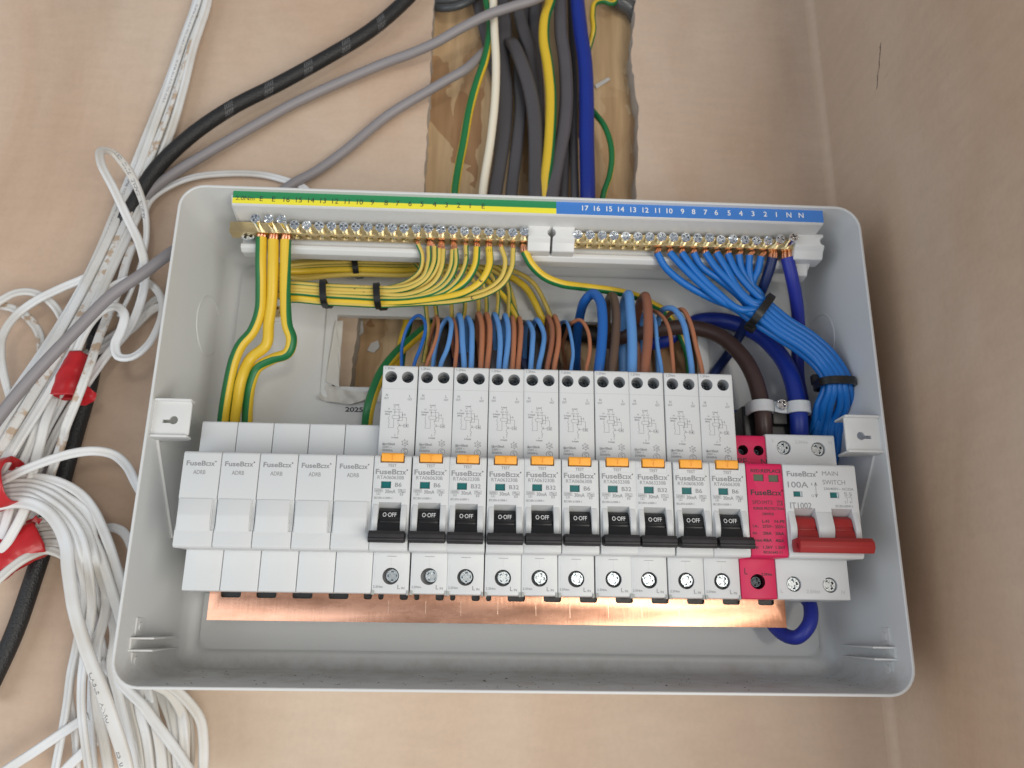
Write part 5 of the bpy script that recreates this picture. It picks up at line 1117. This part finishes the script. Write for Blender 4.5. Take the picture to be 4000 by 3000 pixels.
chase('glossy grey cable with paint splashes between the yellow wire and the blue cable', [(1385, -10, 0), (1390, 250, 1), (1420, 480, 2), (1432, 750, 3), (1415, 1000, 5), (1365, 1260, 6), (1320, 1540, 6)], 5, mat('glossy_grey_sheath', lin((92, 88, 92)), 0.22, noise=0.1, nscale=60), flat=fl(9.2, 5.2))
chase('narrow dark grey cable squeezed between the glossy grey and the blue cable', [(1470, -10, -8), (1480, 300, -8), (1500, 650, -5), (1492, 1000, -2), (1495, 1300, 0), (1500, 1540, 2)], 3, GREYK, flat=fl(5.6, 5))
chase('second narrow dark grey cable behind, lower middle of the chase', [(1440, 900, -10), (1430, 1150, -5), (1420, 1350, -3), (1410, 1540, -2)], 3, GREYK, flat=fl(6.5, 5))
chase('thick royal blue cable on the right side of the chase', [(1518, -10, 6), (1545, 250, 7), (1580, 500, 8), (1592, 800, 8), (1592, 1100, 8), (1600, 1540, 8)], 4.9, BLUED, name='blue_cable', cat='blue cable')
chase('cream cable on the left side of the chase', [(858, -10, 10), (868, 250, 11), (880, 500, 11), (872, 780, 10), (838, 1100, 9), (775, 1520, 8)], 2.7, CREAM, name='cream_cable', cat='cable')
chase('green earth wire with yellow edges bending to the left of the cream cable', [(805, -10, 6), (832, 130, 6), (828, 300, 7), (790, 480, 8), (730, 650, 9), (672, 860, 9), (625, 1120, 8), (585, 1320, 7), (555, 1520, 6)], 2.75, GYB, (0, 105), name='earth_wire', cat='earth wire', tw=(-40, 15))
chase('thick bright yellow earth wire winding down the middle of the chase', [(1312, -10, 8), (1265, 150, 10), (1258, 320, 10), (1290, 520, 10), (1312, 750, 10), (1305, 1050, 10), (1285, 1280, 9), (1262, 1460, 6)], 3.6, GYB, (78, 120), name='earth_wire', cat='earth wire', tw=(10, 0))
chase('earth wire hooked over the top right corner of the chase', [(1800, 25, -2), (1720, 8, 0), (1655, 30, 2), (1638, 120, 2), (1645, 240, 2), (1610, 380, -4), (1560, 600, -10)], 2.0, GYB, (110, 170), name='earth_wire', cat='earth wire')
chase('thin green earth wire bowing out to the right of the blue cable', [(1560, 780, -8), (1650, 885, 0), (1730, 990, 4), (1778, 1120, 5), (1790, 1250, 5), (1770, 1390, 4), (1722, 1540, 3)], 2.0, GYB, (350, 115), name='earth_wire', cat='earth wire')
cable('black_cable', 'dark cable sagging across the top left corner of the chase', 'cable', [('D', 395, 60, -8), ('D', 470, 66, -2), ('D', 560, 55, 0), ('D', 650, 20, 0), ('D', 760, -60, -4)], 2.6, mat('charcoal_sheath', (0.06, 0.065, 0.07), 0.4), group=GC)
cable('black_cable', 'dark grey cable running along the top edge of the chase, partly out of the picture', 'cable', [('D', 400, 10, -9), ('D', 520, 5, -8), ('D', 640, -20, -8), ('D', 760, -80, -8)], 3.4, mat('charcoal_sheath', (0.06, 0.065, 0.07), 0.4), group=GC)
cable('grey_conduit', 'glossy grey conduit end in the top right corner of the chase', 'conduit', [('D', 1760, -40, -6), ('D', 1860, 20, -6), ('D', 1940, 70, -8), ('D', 1985, 150, -12)], 5.5, mat('glossy_grey_plastic', (0.09, 0.09, 0.09), 0.25, bump=0.6, bscale=300))
crumple('paint_chip', 'pale splinter of plaster stuck on the board right of the blue cable', 'plaster splinter', 'D', [(1655, 670), (1760, 612), (1778, 628), (1670, 700)], -14.2, 0.2, mat('white_filler', (0.6, 0.6, 0.6), 0.9), 0.6, 3)
# ------------------------------------------------------------------ loose cables on the left
cable('braided_cable', 'thick black braided cable with grey tracer threads, from top to lower left', 'braided cable',
      [('F', 930, -60, 12), ('F', 875, 2, 12), ('F', 800, 66, 12), ('F', 700, 127, 12), ('F', 600, 182, 12), ('F', 500, 233, 12), ('F', 410, 295, 13), ('F', 335, 368, 13), ('F', 293, 435, 12), ('F', 262, 485, 11), ('F', 228, 545, 10), ('F', 210, 640, 8), ('F', 206, 740, 7), ('F', 193, 830, 7), ('F', 165, 930, 7), ('F', 137, 1030, 8), ('F', 104, 1150, 9), ('F', 72, 1250, 9), ('F', 30, 1370, 9), ('F', -40, 1520, 9)],
      4.6, BRAID, marks=[mat('grey_tracer', (0.25, 0.25, 0.26), 0.4), ('h', 46, 9, 5), ('h', 75, 9, 5), ('h', 104, 9, 5), ('h', 133, 9, 5), ('h', 162, 9, 5), ('h', 262, 10, 5), ('h', 340, 11, 6)], n=18, follow=0.8)
cable('grey_cable', 'grey round cable running just below the black braided one, down to the left', 'grey cable',
      [('D', 1290, -60, 20), ('D', 1180, -2, 20), ('D', 1000, 55, 20), ('D', 820, 115, 19), ('D', 600, 225, 17), ('D', 400, 338, 14), ('D', 200, 425, 11), ('D', 0, 498, 8), ('N', 1400, 735, 6), ('N', 1200, 845, 6), ('N', 1000, 960, 7), ('N', 750, 1105, 8), ('N', 500, 1258, 9), ('N', 350, 1375, 10), ('4', 640, 555, 12), ('4', 560, 665, 12), ('4', 500, 760, 11), ('4', 470, 900, 8), ('M', 700, 900, 6), ('M', 610, 1180, 5), ('M', 555, 1380, 5), ('Q', 545, 60, 5), ('Q', 505, 300, 5), ('Q', 440, 600, 5), ('Q', 380, 900, 5), ('Q', 300, 1200, 5)], 3.2, GREYL)
xx = U('F', 640, 395, 10)
cable('grey_cable', 'grey round cable in front of the white cables, passing behind the top of the box', 'grey cable',
      [('D', 905, 300, -13), ('D', 850, 365, -6), ('D', 780, 415, 3), ('D', 640, 545, 10), ('D', 500, 625, 10), ('D', 330, 725, 8), ('D', 150, 830, 6), ('D', 0, 930, 5), ('F', 740, 330, 5), ('F', 680, 372, 5), ('F', 640, 393, 6), ('F', 600, 419, 7), ('F', 560, 444, 8), (-14, 10, 205), (-27, 16, 193), (-35, 28, 178), ('4', 930, 668, 42), ('4', 780, 780, 46), ('4', 600, 905, 48), ('4', 420, 1085, 50), ('4', 250, 1260, 51), ('4', 100, 1430, 50), ('4', 0, 1555, 48), ('4', -120, 1720, 46)], 3.15, GREYL)
WG = 'white flat twin cables left of the box'
TW = (5.0, 2.45, 'twin')
TXT = 'E510728  (UL)  CL2  75\u00b0C  CABLE  ANRUI      E510728  (UL)  CL2  75\u00b0C  CABLE'
def wc(label, pts, m=WCAB, tw=(0, 0), mk=None, fl_=TW, follow=0.6, scale=None): return cable('twin_cable', label, 'white cable', pts, 1.4, m, flat=fl_, group=WG, tw=tw, marks=mk, follow=follow, step=2.0)
# straight run from the top to the lower left
run = [(440, -30), (437, 0), (405, 95), (378, 185), (352, 262), (325, 335), (300, 400), (272, 465), (238, 540), (200, 620), (158, 700), (112, 780), (62, 860), (15, 935), (-30, 1010)]
wid = [30, 31, 32, 38, 44, 46, 48, 50, 46, 46, 50, 56, 62, 66, 70]
RN = ['outermost left', 'second from the left', 'third from the left', 'fourth from the left', 'fifth from the left', 'outermost right']
for i in range(6):
    f_ = (i-2.5)/5; pts = []
    for k, (x, y) in enumerate(run):
        nx, ny = 0.90, 0.42
        j = math.sin(k*0.9+i*2.1)*2.0
        d = (7 if k < 7 else 7+(k-6)*3.6)+(3.2 if i % 2 else 0)
        pts.append(('F', x+nx*(f_*wid[k]+j), y+ny*(f_*wid[k]+j), min(d, 34)))
    mk = [PRINT, ('t', 14+i*3, TXT, 1.25, 1.3, False)] if i in (1, 4) else ([PRINT, ('t', 150, TXT, 1.5, 1.2, False)] if i == 0 else None)
    wc('white cable, %s in the straight run from the top' % RN[i], pts, DCAB if i == 3 else WCAB, tw=(random.uniform(-60, 60), random.uniform(-60, 60)), mk=mk)
wc('tall white cable loop printed with grey letters, beside the black braided cable', [('4', 180, 1900, 18), ('4', 330, 1600, 18), ('4', 560, 1250, 20), ('4', 700, 1080, 20), ('4', 770, 900, 26), ('4', 782, 750, 38), ('4', 755, 630, 42), ('4', 690, 490, 44), ('4', 615, 330, 46), ('4', 545, 190, 46), ('4', 548, 122, 42), ('4', 605, 130, 36), ('4', 680, 210, 32), ('4', 745, 330, 28), ('4', 785, 460, 24), ('4', 790, 600, 20), ('4', 760, 740, 16), ('4', 700, 900, 14), ('4', 640, 1020, 12)],
   tw=(10, -60), mk=[PRINT, ('t', 218, 'ANRUI   CABLE   75\u00b0C  CL2', 2.0, 0, True)])
wc('curly white cable making a round loop close to the left side of the box', [('4', 300, 1500, 22), ('4', 400, 1240, 27), ('4', 485, 1060, 34), ('4', 560, 985, 38), ('4', 630, 965, 40), ('4', 672, 1010, 42), ('4', 655, 1090, 42), ('4', 622, 1170, 43), ('4', 640, 1235, 44), ('4', 710, 1238, 44), ('4', 790, 1180, 42), ('4', 850, 1080, 38), ('4', 876, 970, 32), ('4', 850, 880, 28), ('4', 780, 830, 24), ('4', 690, 822, 20), ('4', 610, 860, 18), ('4', 540, 950, 16), ('4', 470, 1080, 12)], tw=(0, 60))
wc('white cable leaving the run in a wide arc to the left edge of the picture', [('4', 620, 700, 14), ('4', 480, 800, 16), ('4', 330, 865, 18), ('4', 190, 935, 20), ('4', 85, 1015, 22), ('4', 20, 1110, 24), ('4', 5, 1220, 26), ('4', 25, 1350, 26), ('4', 60, 1480, 22), ('4', 90, 1650, 18)], tw=(20, -30))
wc('white cable arching in from the left edge above the others', [('4', -60, 975, 16), ('4', 0, 935, 16), ('4', 80, 893, 16), ('4', 160, 885, 16), ('4', 240, 915, 16), ('4', 300, 970, 14), ('4', 345, 1050, 12), ('4', 380, 1150, 8)], tw=(0, 40))
wc('white cable entering from the left edge and curving down behind the run', [('4', -60, 955, 12), ('4', 20, 962, 12), ('4', 110, 992, 12), ('4', 175, 1050, 12), ('4', 215, 1120, 10), ('4', 225, 1200, 8), ('4', 230, 1300, 6)], DCAB, tw=(0, 40))
wc('cream-toned twin cable arching behind the top left corner of the box', [('N', 290, 1560, 12), ('N', 350, 1440, 9), ('N', 480, 1345, 6), ('N', 650, 1278, 5), ('N', 900, 1250, 4), ('N', 1150, 1258, 4), ('N', 1330, 1302, 4), ('N', 1440, 1345, 4), (50, 4, 205), (85, 3, 206), (102, -6, 208), (112, -12, 200)], tw=(20, 10))
wc('upper of two cream cables slanting from the box side to the red tape', [(-24, 6, 133), ('M', 1480, 390, 4), ('M', 1330, 510, 4), ('M', 1180, 640, 5), ('M', 1020, 760, 7), ('M', 880, 860, 9), ('M', 740, 960, 12), ('M', 640, 1100, 14)], tw=(0, 0))
wc('lower of two cream cables slanting from the box side to the red tape', [(-24, 9, 122), ('M', 1490, 470, 7), ('M', 1200, 690, 8), ('M', 1000, 830, 9), ('M', 860, 900, 11), ('M', 740, 1000, 14), ('M', 660, 1140, 16)], tw=(0, 20))
wc('plaster-splashed white cable in front of the black braided cable', [('M', 1240, -120, 14), ('M', 1170, 60, 16), ('M', 1110, 280, 20), ('M', 1030, 480, 24), ('M', 970, 620, 27), ('M', 900, 800, 33), ('M', 850, 960, 37), ('M', 785, 1140, 39), ('M', 700, 1360, 37), ('M', 605, 1600, 34), ('Q', 640, 130, 30), ('Q', 540, 420, 26), ('Q', 470, 620, 20), ('Q', 400, 800, 14), ('Q', 330, 960, 10)], DCAB, tw=(0, 0))
# fan below the small red tape
FAN = [[(640, 1050), (560, 1260), (430, 1420), (300, 1560), (150, 1800)], [(660, 1080), (585, 1280), (500, 1400), (400, 1560), (260, 1800)], [(690, 1120), (600, 1300), (530, 1420), (440, 1580), (360, 1760)], [(610, 1000), (520, 1230), (350, 1430), (200, 1600), (60, 1800)]]
FN = ['first', 'second', 'third', 'fourth']
for i, f_ in enumerate(FAN):
    wc('white cable, %s of the fan spreading below the small red tape' % FN[i], [('M', x, y, 16+i*2.6) for x, y in [(f_[0][0]+60, f_[0][1]-220)]+f_]+[('Q', (f_[-1][0])/2.37*2.5529*0.72, 420+i*40, 26), ('Q', (f_[-1][0])/2.37*2.5529*0.45, 640+i*60, 26), ('Q', (f_[-1][0])*0.35, 860+i*60, 22)], tw=(random.uniform(-30, 30), random.uniform(-40, 40)))
EXT = [[(200, 0), (140, 200), (60, 430), (-20, 640)], [(330, 0), (240, 180), (130, 380), (40, 560), (-60, 760)], [(110, 0), (50, 180), (-30, 400)], [(380, 20), (300, 240), (220, 420), (170, 560), (120, 760), (60, 1000), (-20, 1240)],
       [(450, 0), (400, 220), (340, 440), (300, 640), (240, 880), (140, 1080), (40, 1240), (-60, 1340)]]
for i, e_ in enumerate(EXT):
    wc(['white cable passing the upper left red tape on its left', 'white cable running into the upper left red tape from above', 'white cable at the very left edge above the upper left red tape', 'white cable dropping behind the large left red tape',
        'white cable curving down to the left in front of the lower red tape'][i], [('Q', e_[0][0]+90, e_[0][1]-230, 22+i)]+[('Q', x, y, 22+i*2.2) for x, y in e_], tw=(random.uniform(-30, 30), random.uniform(-40, 40)))
# cables leaving the two large red tapes, turning down past the box
def deep(pts, dlist): return [(*p[:3], d) for p, d in zip(pts, dlist)]
wc('white cable arching highest out of the left red tape and ducking behind the box', [('Q', -120, 660, 34), ('Q', -20, 600, 36), ('Q', 60, 560, 38), ('Q', 250, 470, 40), ('Q', 480, 380, 42), ('Q', 720, 310, 42), ('Q', 950, 285, 40), ('Q', 1130, 320, 36), ('Q', 1260, 430, 30), ('Q', 1345, 590, 24), (-33, 18, 15), (-31, 14, -20), (-26, 12, -56), (-14, 12, -66), ('O', 1740, 1150, 16), ('O', 1780, 1450, 16), ('O', 1760, 1750, 16)], tw=(10, -60))
DN = [
 ([(80, 578), (300, 552), (480, 565), (660, 625), (820, 730), (930, 870), (1010, 1030), (1090, 1230), (1190, 1500)], (24, 40), [(-30, 30, -42), (-22, 27, -58), (-9, 26, -65.5), ('O', 1850, 1200, 26), ('O', 1885, 1420, 26), ('O', 1880, 1750, 26)], 'topmost of the sheaf from the left red tape, ends furthest right'),
 ([(85, 610), (300, 605), (500, 655), (680, 760), (850, 880), (900, 1020), (930, 1160), (1010, 1350), (1110, 1600)], (28, 42), [(-31, 32, -48), (-24, 28, -60), (-13, 25, -66.5), ('O', 1700, 1200, 24), ('O', 1712, 1450, 24), ('O', 1700, 1750, 24)], 'second of the sheaf turning down from the left red tape'),
 ([(90, 655), (300, 650), (500, 715), (680, 850), (830, 1020), (900, 1180), (950, 1380), (965, 1620)], (30, 44), [('O', 985, 60, 26), ('O', 970, 250, 28), ('O', 905, 480, 30), ('O', 880, 800, 28), ('O', 900, 1120, 26), ('O', 960, 1400, 26), ('O', 1010, 1700, 26)], 'third of the sheaf from the left red tape, bending back left'),
 ([(100, 700), (280, 695), (450, 760), (640, 900), (780, 1080), (850, 1280), (885, 1600)], (32, 46), [('O', 850, 120, 40), ('O', 838, 300, 38), ('O', 790, 560, 34), ('O', 755, 850, 32), ('O', 755, 1150, 32), ('O', 790, 1450, 32), ('O', 830, 1720, 32)], 'fourth of the sheaf, hanging almost straight to the bottom edge'),
 ([(120, 745), (290, 745), (450, 830), (600, 950), (720, 1120), (780, 1320), (820, 1620)], (34, 46), [('O', 790, 60, 34), ('O', 740, 350, 30), ('O', 700, 560, 20), ('O', 650, 800, 14), ('O', 620, 1050, 12), ('O', 570, 1350, 12), ('O', 500, 1720, 12)], 'fifth of the sheaf, passing behind the printed one'),
 ([(150, 795), (330, 815), (480, 900), (590, 1040), (660, 1230), (675, 1420), (680, 1620)], (40, 50), [('O', 660, 20, 50), ('O', 680, 150, 51), ('O', 745, 400, 52), ('O', 840, 680, 52), ('O', 950, 960, 52), ('O', 1050, 1250, 50), ('O', 1150, 1560, 48), ('O', 1190, 1760, 46)], 'printed with grey letters, in front of all others below the tapes'),
]
for i, (q, (da, db), rest, lb) in enumerate(DN):
    da = 29+i*1.6; pts = [('Q', -150, q[0][1]+60, 31), ('Q', -20, q[0][1]+25, da)]+[('Q', x, y, da+(db-da)*k/(len(q)-1)) for k, (x, y) in enumerate(q[:-1])]+rest
    mk = [PRINT, ('t', 128, 'CABLE    ANRUI            E510728  (UL)  CL2', 2.0, -1.2, False)] if i == 5 else None
    wc('white cable '+lb, pts, tw=(random.uniform(-20, 20), random.uniform(-40, 30)) if i != 5 else (0, 0), mk=mk, fl_=TW if i != 5 else (6.5, 3.0, 'twin'), follow=0.6 if i != 5 else 1.0)
def blend(a, b, f): return [(a[min(k, len(a)-1)][0]*(1-f)+b[min(k, len(b)-1)][0]*f, a[min(k, len(a)-1)][1]*(1-f)+b[min(k, len(b)-1)][1]*f) for k in range(max(len(a), len(b)))]
for f, i0_, dd_, rest, lb in ((0.5, 1, 24, [('O', 1080, 300, 20), ('O', 1120, 700, 20), ('O', 1180, 1000, 20), ('O', 1270, 1350, 20), ('O', 1330, 1740, 20)], 'half hidden under the second and third of the left red tape sheaf'),
        (0.5, 2, 24, [('O', 905, 300, 18), ('O', 870, 600, 16), ('O', 845, 1000, 14), ('O', 850, 1350, 14), ('O', 880, 1740, 14)], 'half hidden under the third and fourth of the left red tape sheaf'),
        (0.5, 3, 22, [('O', 760, 300, 14), ('O', 700, 650, 9), ('O', 640, 950, 8), ('O', 690, 1300, 8), ('O', 720, 1740, 8)], 'on the plaster, half hidden under the fourth of that sheaf')):
    q = blend(DN[i0_][0], DN[i0_+1][0], f)[:-1]
    wc('white cable '+lb, [('Q', -150, q[0][1]+60, 27), ('Q', -20, q[0][1]+25, 27)]+[('Q', x, y, 27-(27-dd_)*k/len(q)) for k, (x, y) in enumerate(q)]+rest, tw=(30, -40))
LO = [
 ([(390, 985), (480, 962), (580, 975), (660, 1010), (900, 1090), (1130, 1050), (1260, 1130)], 14, [(-31, 14, -38), (-26, 16, -58), (-15, 17, -66.5), ('O', 1600, 1200, 20), ('O', 1680, 1420, 20), ('O', 1700, 1740, 20)], 'topmost one leaving the lower red tape'),
 ([(370, 1060), (480, 1040), (620, 1048), (800, 1110), (1000, 1230), (1140, 1400)], 16, [(-31, 18, -45), (-27, 20, -62), ('O', 1420, 1150, 20), ('O', 1520, 1400, 20), ('O', 1560, 1740, 20)], 'second one leaving the lower red tape'),
 ([(380, 1145), (500, 1120), (640, 1130), (800, 1230), (960, 1420), (1080, 1640)], 18, [(-33, 20, -48), (-30, 21, -64), ('O', 1290, 1100, 22), ('O', 1360, 1400, 22), ('O', 1400, 1740, 22)], 'third one leaving the lower red tape'),
 ([(405, 1215), (520, 1205), (660, 1225), (800, 1340), (930, 1520), (1030, 1700)], 20, [('O', 1060, 400, 24), ('O', 1030, 700, 26), ('O', 1100, 1000, 26), ('O', 1180, 1350, 26), ('O', 1260, 1740, 26)], 'fourth one leaving the lower red tape'),
 ([(450, 1275), (540, 1285), (660, 1345), (760, 1480), (840, 1650)], 22, [('O', 880, 330, 22), ('O', 950, 600, 22), ('O', 960, 850, 20), ('O', 1060, 1150, 20), ('O', 1240, 1450, 20), ('O', 1400, 1740, 20)], 'lowest one leaving the lower red tape'),
]
for i, (q, d, rest, lb) in enumerate(LO):
    pts = [('Q', -60, q[0][1]+330, d+10), ('Q', 120, q[0][1]+170, d+8), ('Q', 260, q[0][1]+75, d+6)]+[('Q', x, y, d) for x, y in q]+rest
    wc('white cable, '+lb, pts, tw=(random.uniform(-20, 20), random.uniform(-40, 40)))
BO = [
 ([(1330, 1090), (1430, 1230), (1560, 1400), (1700, 1600), (1800, 1760)], 30, 'diagonal one crossing over the others below the box'),
]
for q, d, lb in BO:
    e = U('O', *q[0], d); wc('white cable, '+lb, [(e[0]-26, d-6, e[2]+20), (e[0]-11, d-3, e[2]+8)]+[('O', x, y, d) for x, y in q], tw=(0, 20))
for q, d, lb in (([(820, 1180), (720, 1240), (620, 1305), (500, 1385), (300, 1520), (100, 1650), (-40, 1750)], 14, 'crossing diagonally to the bottom left corner'), ([(960, 1350), (870, 1425), (740, 1540), (620, 1660), (520, 1780)], 12, 'shorter one crossing to the bottom edge beside the longer diagonal one')):
    wc('white cable, '+lb, [('O', x, y, d) for x, y in q], tw=(0, 10))
for k, (x0, x1, x2) in enumerate(((1150, 1175, 1210), (1260, 1330, 1400), (1480, 1590, 1650), (1560, 1620, 1690), (1390, 1440, 1500), (1650, 1690, 1700))):
    p = U('O', x0, 960, 14+k); lb = ['first', 'second', 'fourth', 'fifth', 'third', 'sixth'][k]
    wc('%s white cable from the left emerging from under the box bottom' % lb, [(min(p[0]-9, -30), 9+k, p[2]+34), (min(p[0]-6, -25), 10+k, p[2]+10), ('O', x0, 960, 14+k), ('O', x1, 1230, 20+k), ('O', (x1+x2)/2+12, 1450, 20+k), ('O', x2+10, 1740, 20+k)], tw=(random.uniform(-40, 40), 20))
# ------------------------------------------------------------------ red tape wraps
def tape(label, pts, hw, th, seedv, flare=None):
    from mathutils import noise
    P_ = [pt(p) for p in pts]; org(*P_[0]); fr = frames(P_, follow=1.0, step=1.2); n = 28; bm = bmesh.new(); rings = []
    N = len(fr)
    for i, (p, t, nn, b, L) in enumerate(fr):
        hwi = hw[0]+(hw[1]-hw[0])*i/(N-1); ring = []
        for k in range(n):
            a = 2*math.pi*k/n; u, v = math.cos(a), math.sin(a); u = abs(u)**0.75*(1 if u > 0 else -1); v = abs(v)**0.85*(1 if v > 0 else -1)
            q = p+b*(hwi*u)+nn*(th*v); w_ = noise.noise(Vector(q)*0.16+Vector((seedv, 0, 0)))*0.9+noise.noise(Vector(q)*0.5)*0.35
            e = t*(noise.noise(Vector((u*1.4, v, seedv)))*1.6 if i in (0, N-1) else 0)
            ring.append(bm.verts.new(V(*(q+(b*u+nn*v)*w_+e))))
        rings.append(ring)
    for a, c in zip(rings, rings[1:]):
        for k in range(n): bm.faces.new((a[k], a[(k+1) % n], c[(k+1) % n], c[k]))
    bmesh.ops.recalc_face_normals(bm, faces=bm.faces[:]); me_o = link('red_tape', bm, TAPE, sharp=70)
    md = me_o.modifiers.new('thickness', 'SOLIDIFY'); md.thickness = 0.0004
    return tag(me_o, label, 'red tape', 'red tape wraps on the white cables')
tape('red tape round the thick sheaf of white cables at the left edge', [('Q', -260, 700, 34), ('Q', -100, 660, 34), ('Q', 20, 622, 36), ('Q', 168, 576, 38)], (13.5, 12.2), 10, 2)
tape('long red tape wrapped round the lower sheaf of white cables', [('Q', -80, 1420, 26), ('Q', 60, 1320, 25), ('Q', 230, 1230, 23), ('Q', 415, 1150, 20)], (10.2, 9.8), 6.5, 5)
t3 = tape('crumpled red tape with a loose end, halfway up beside the black braided cable', [('M', 738, 930, 25), ('M', 690, 1050, 27), ('M', 650, 1160, 28), ('M', 615, 1310, 28)], (5.2, 8.6), 5.5, 8)
fo = crumple('loose_end', None, None, 'M', [(690, 1150), (760, 1120), (800, 1190), (895, 1275), (860, 1340), (800, 1390), (730, 1380), (660, 1330)], 26, 3.0, TAPE, 0.35, 12)
wl = Vector(fo.location)-Vector(t3.location); fo.parent = t3; fo.location = wl
tape('scrap of red tape at the left edge, just above the large wrap', [('Q', -90, 430, 22), ('Q', -30, 390, 22), ('Q', 25, 370, 22)], (5.5, 4.5), 4, 14)
crumple('tape_scrap', 'small torn scrap of red tape sticking out above the lower wrap', 'red tape', 'Q', [(270, 985), (330, 960), (365, 925), (375, 955), (415, 960), (385, 1010), (270, 1060)], 17, 2.0, TAPE, 0.35, 15)
crumple('tape_scrap', 'small corner of red tape peeping out from under the grey cable', 'red tape', 'M', [(400, 1190), (440, 1130), (480, 1090), (450, 1180), (410, 1200)], 24, 1.0, TAPE, 0.35, 17)
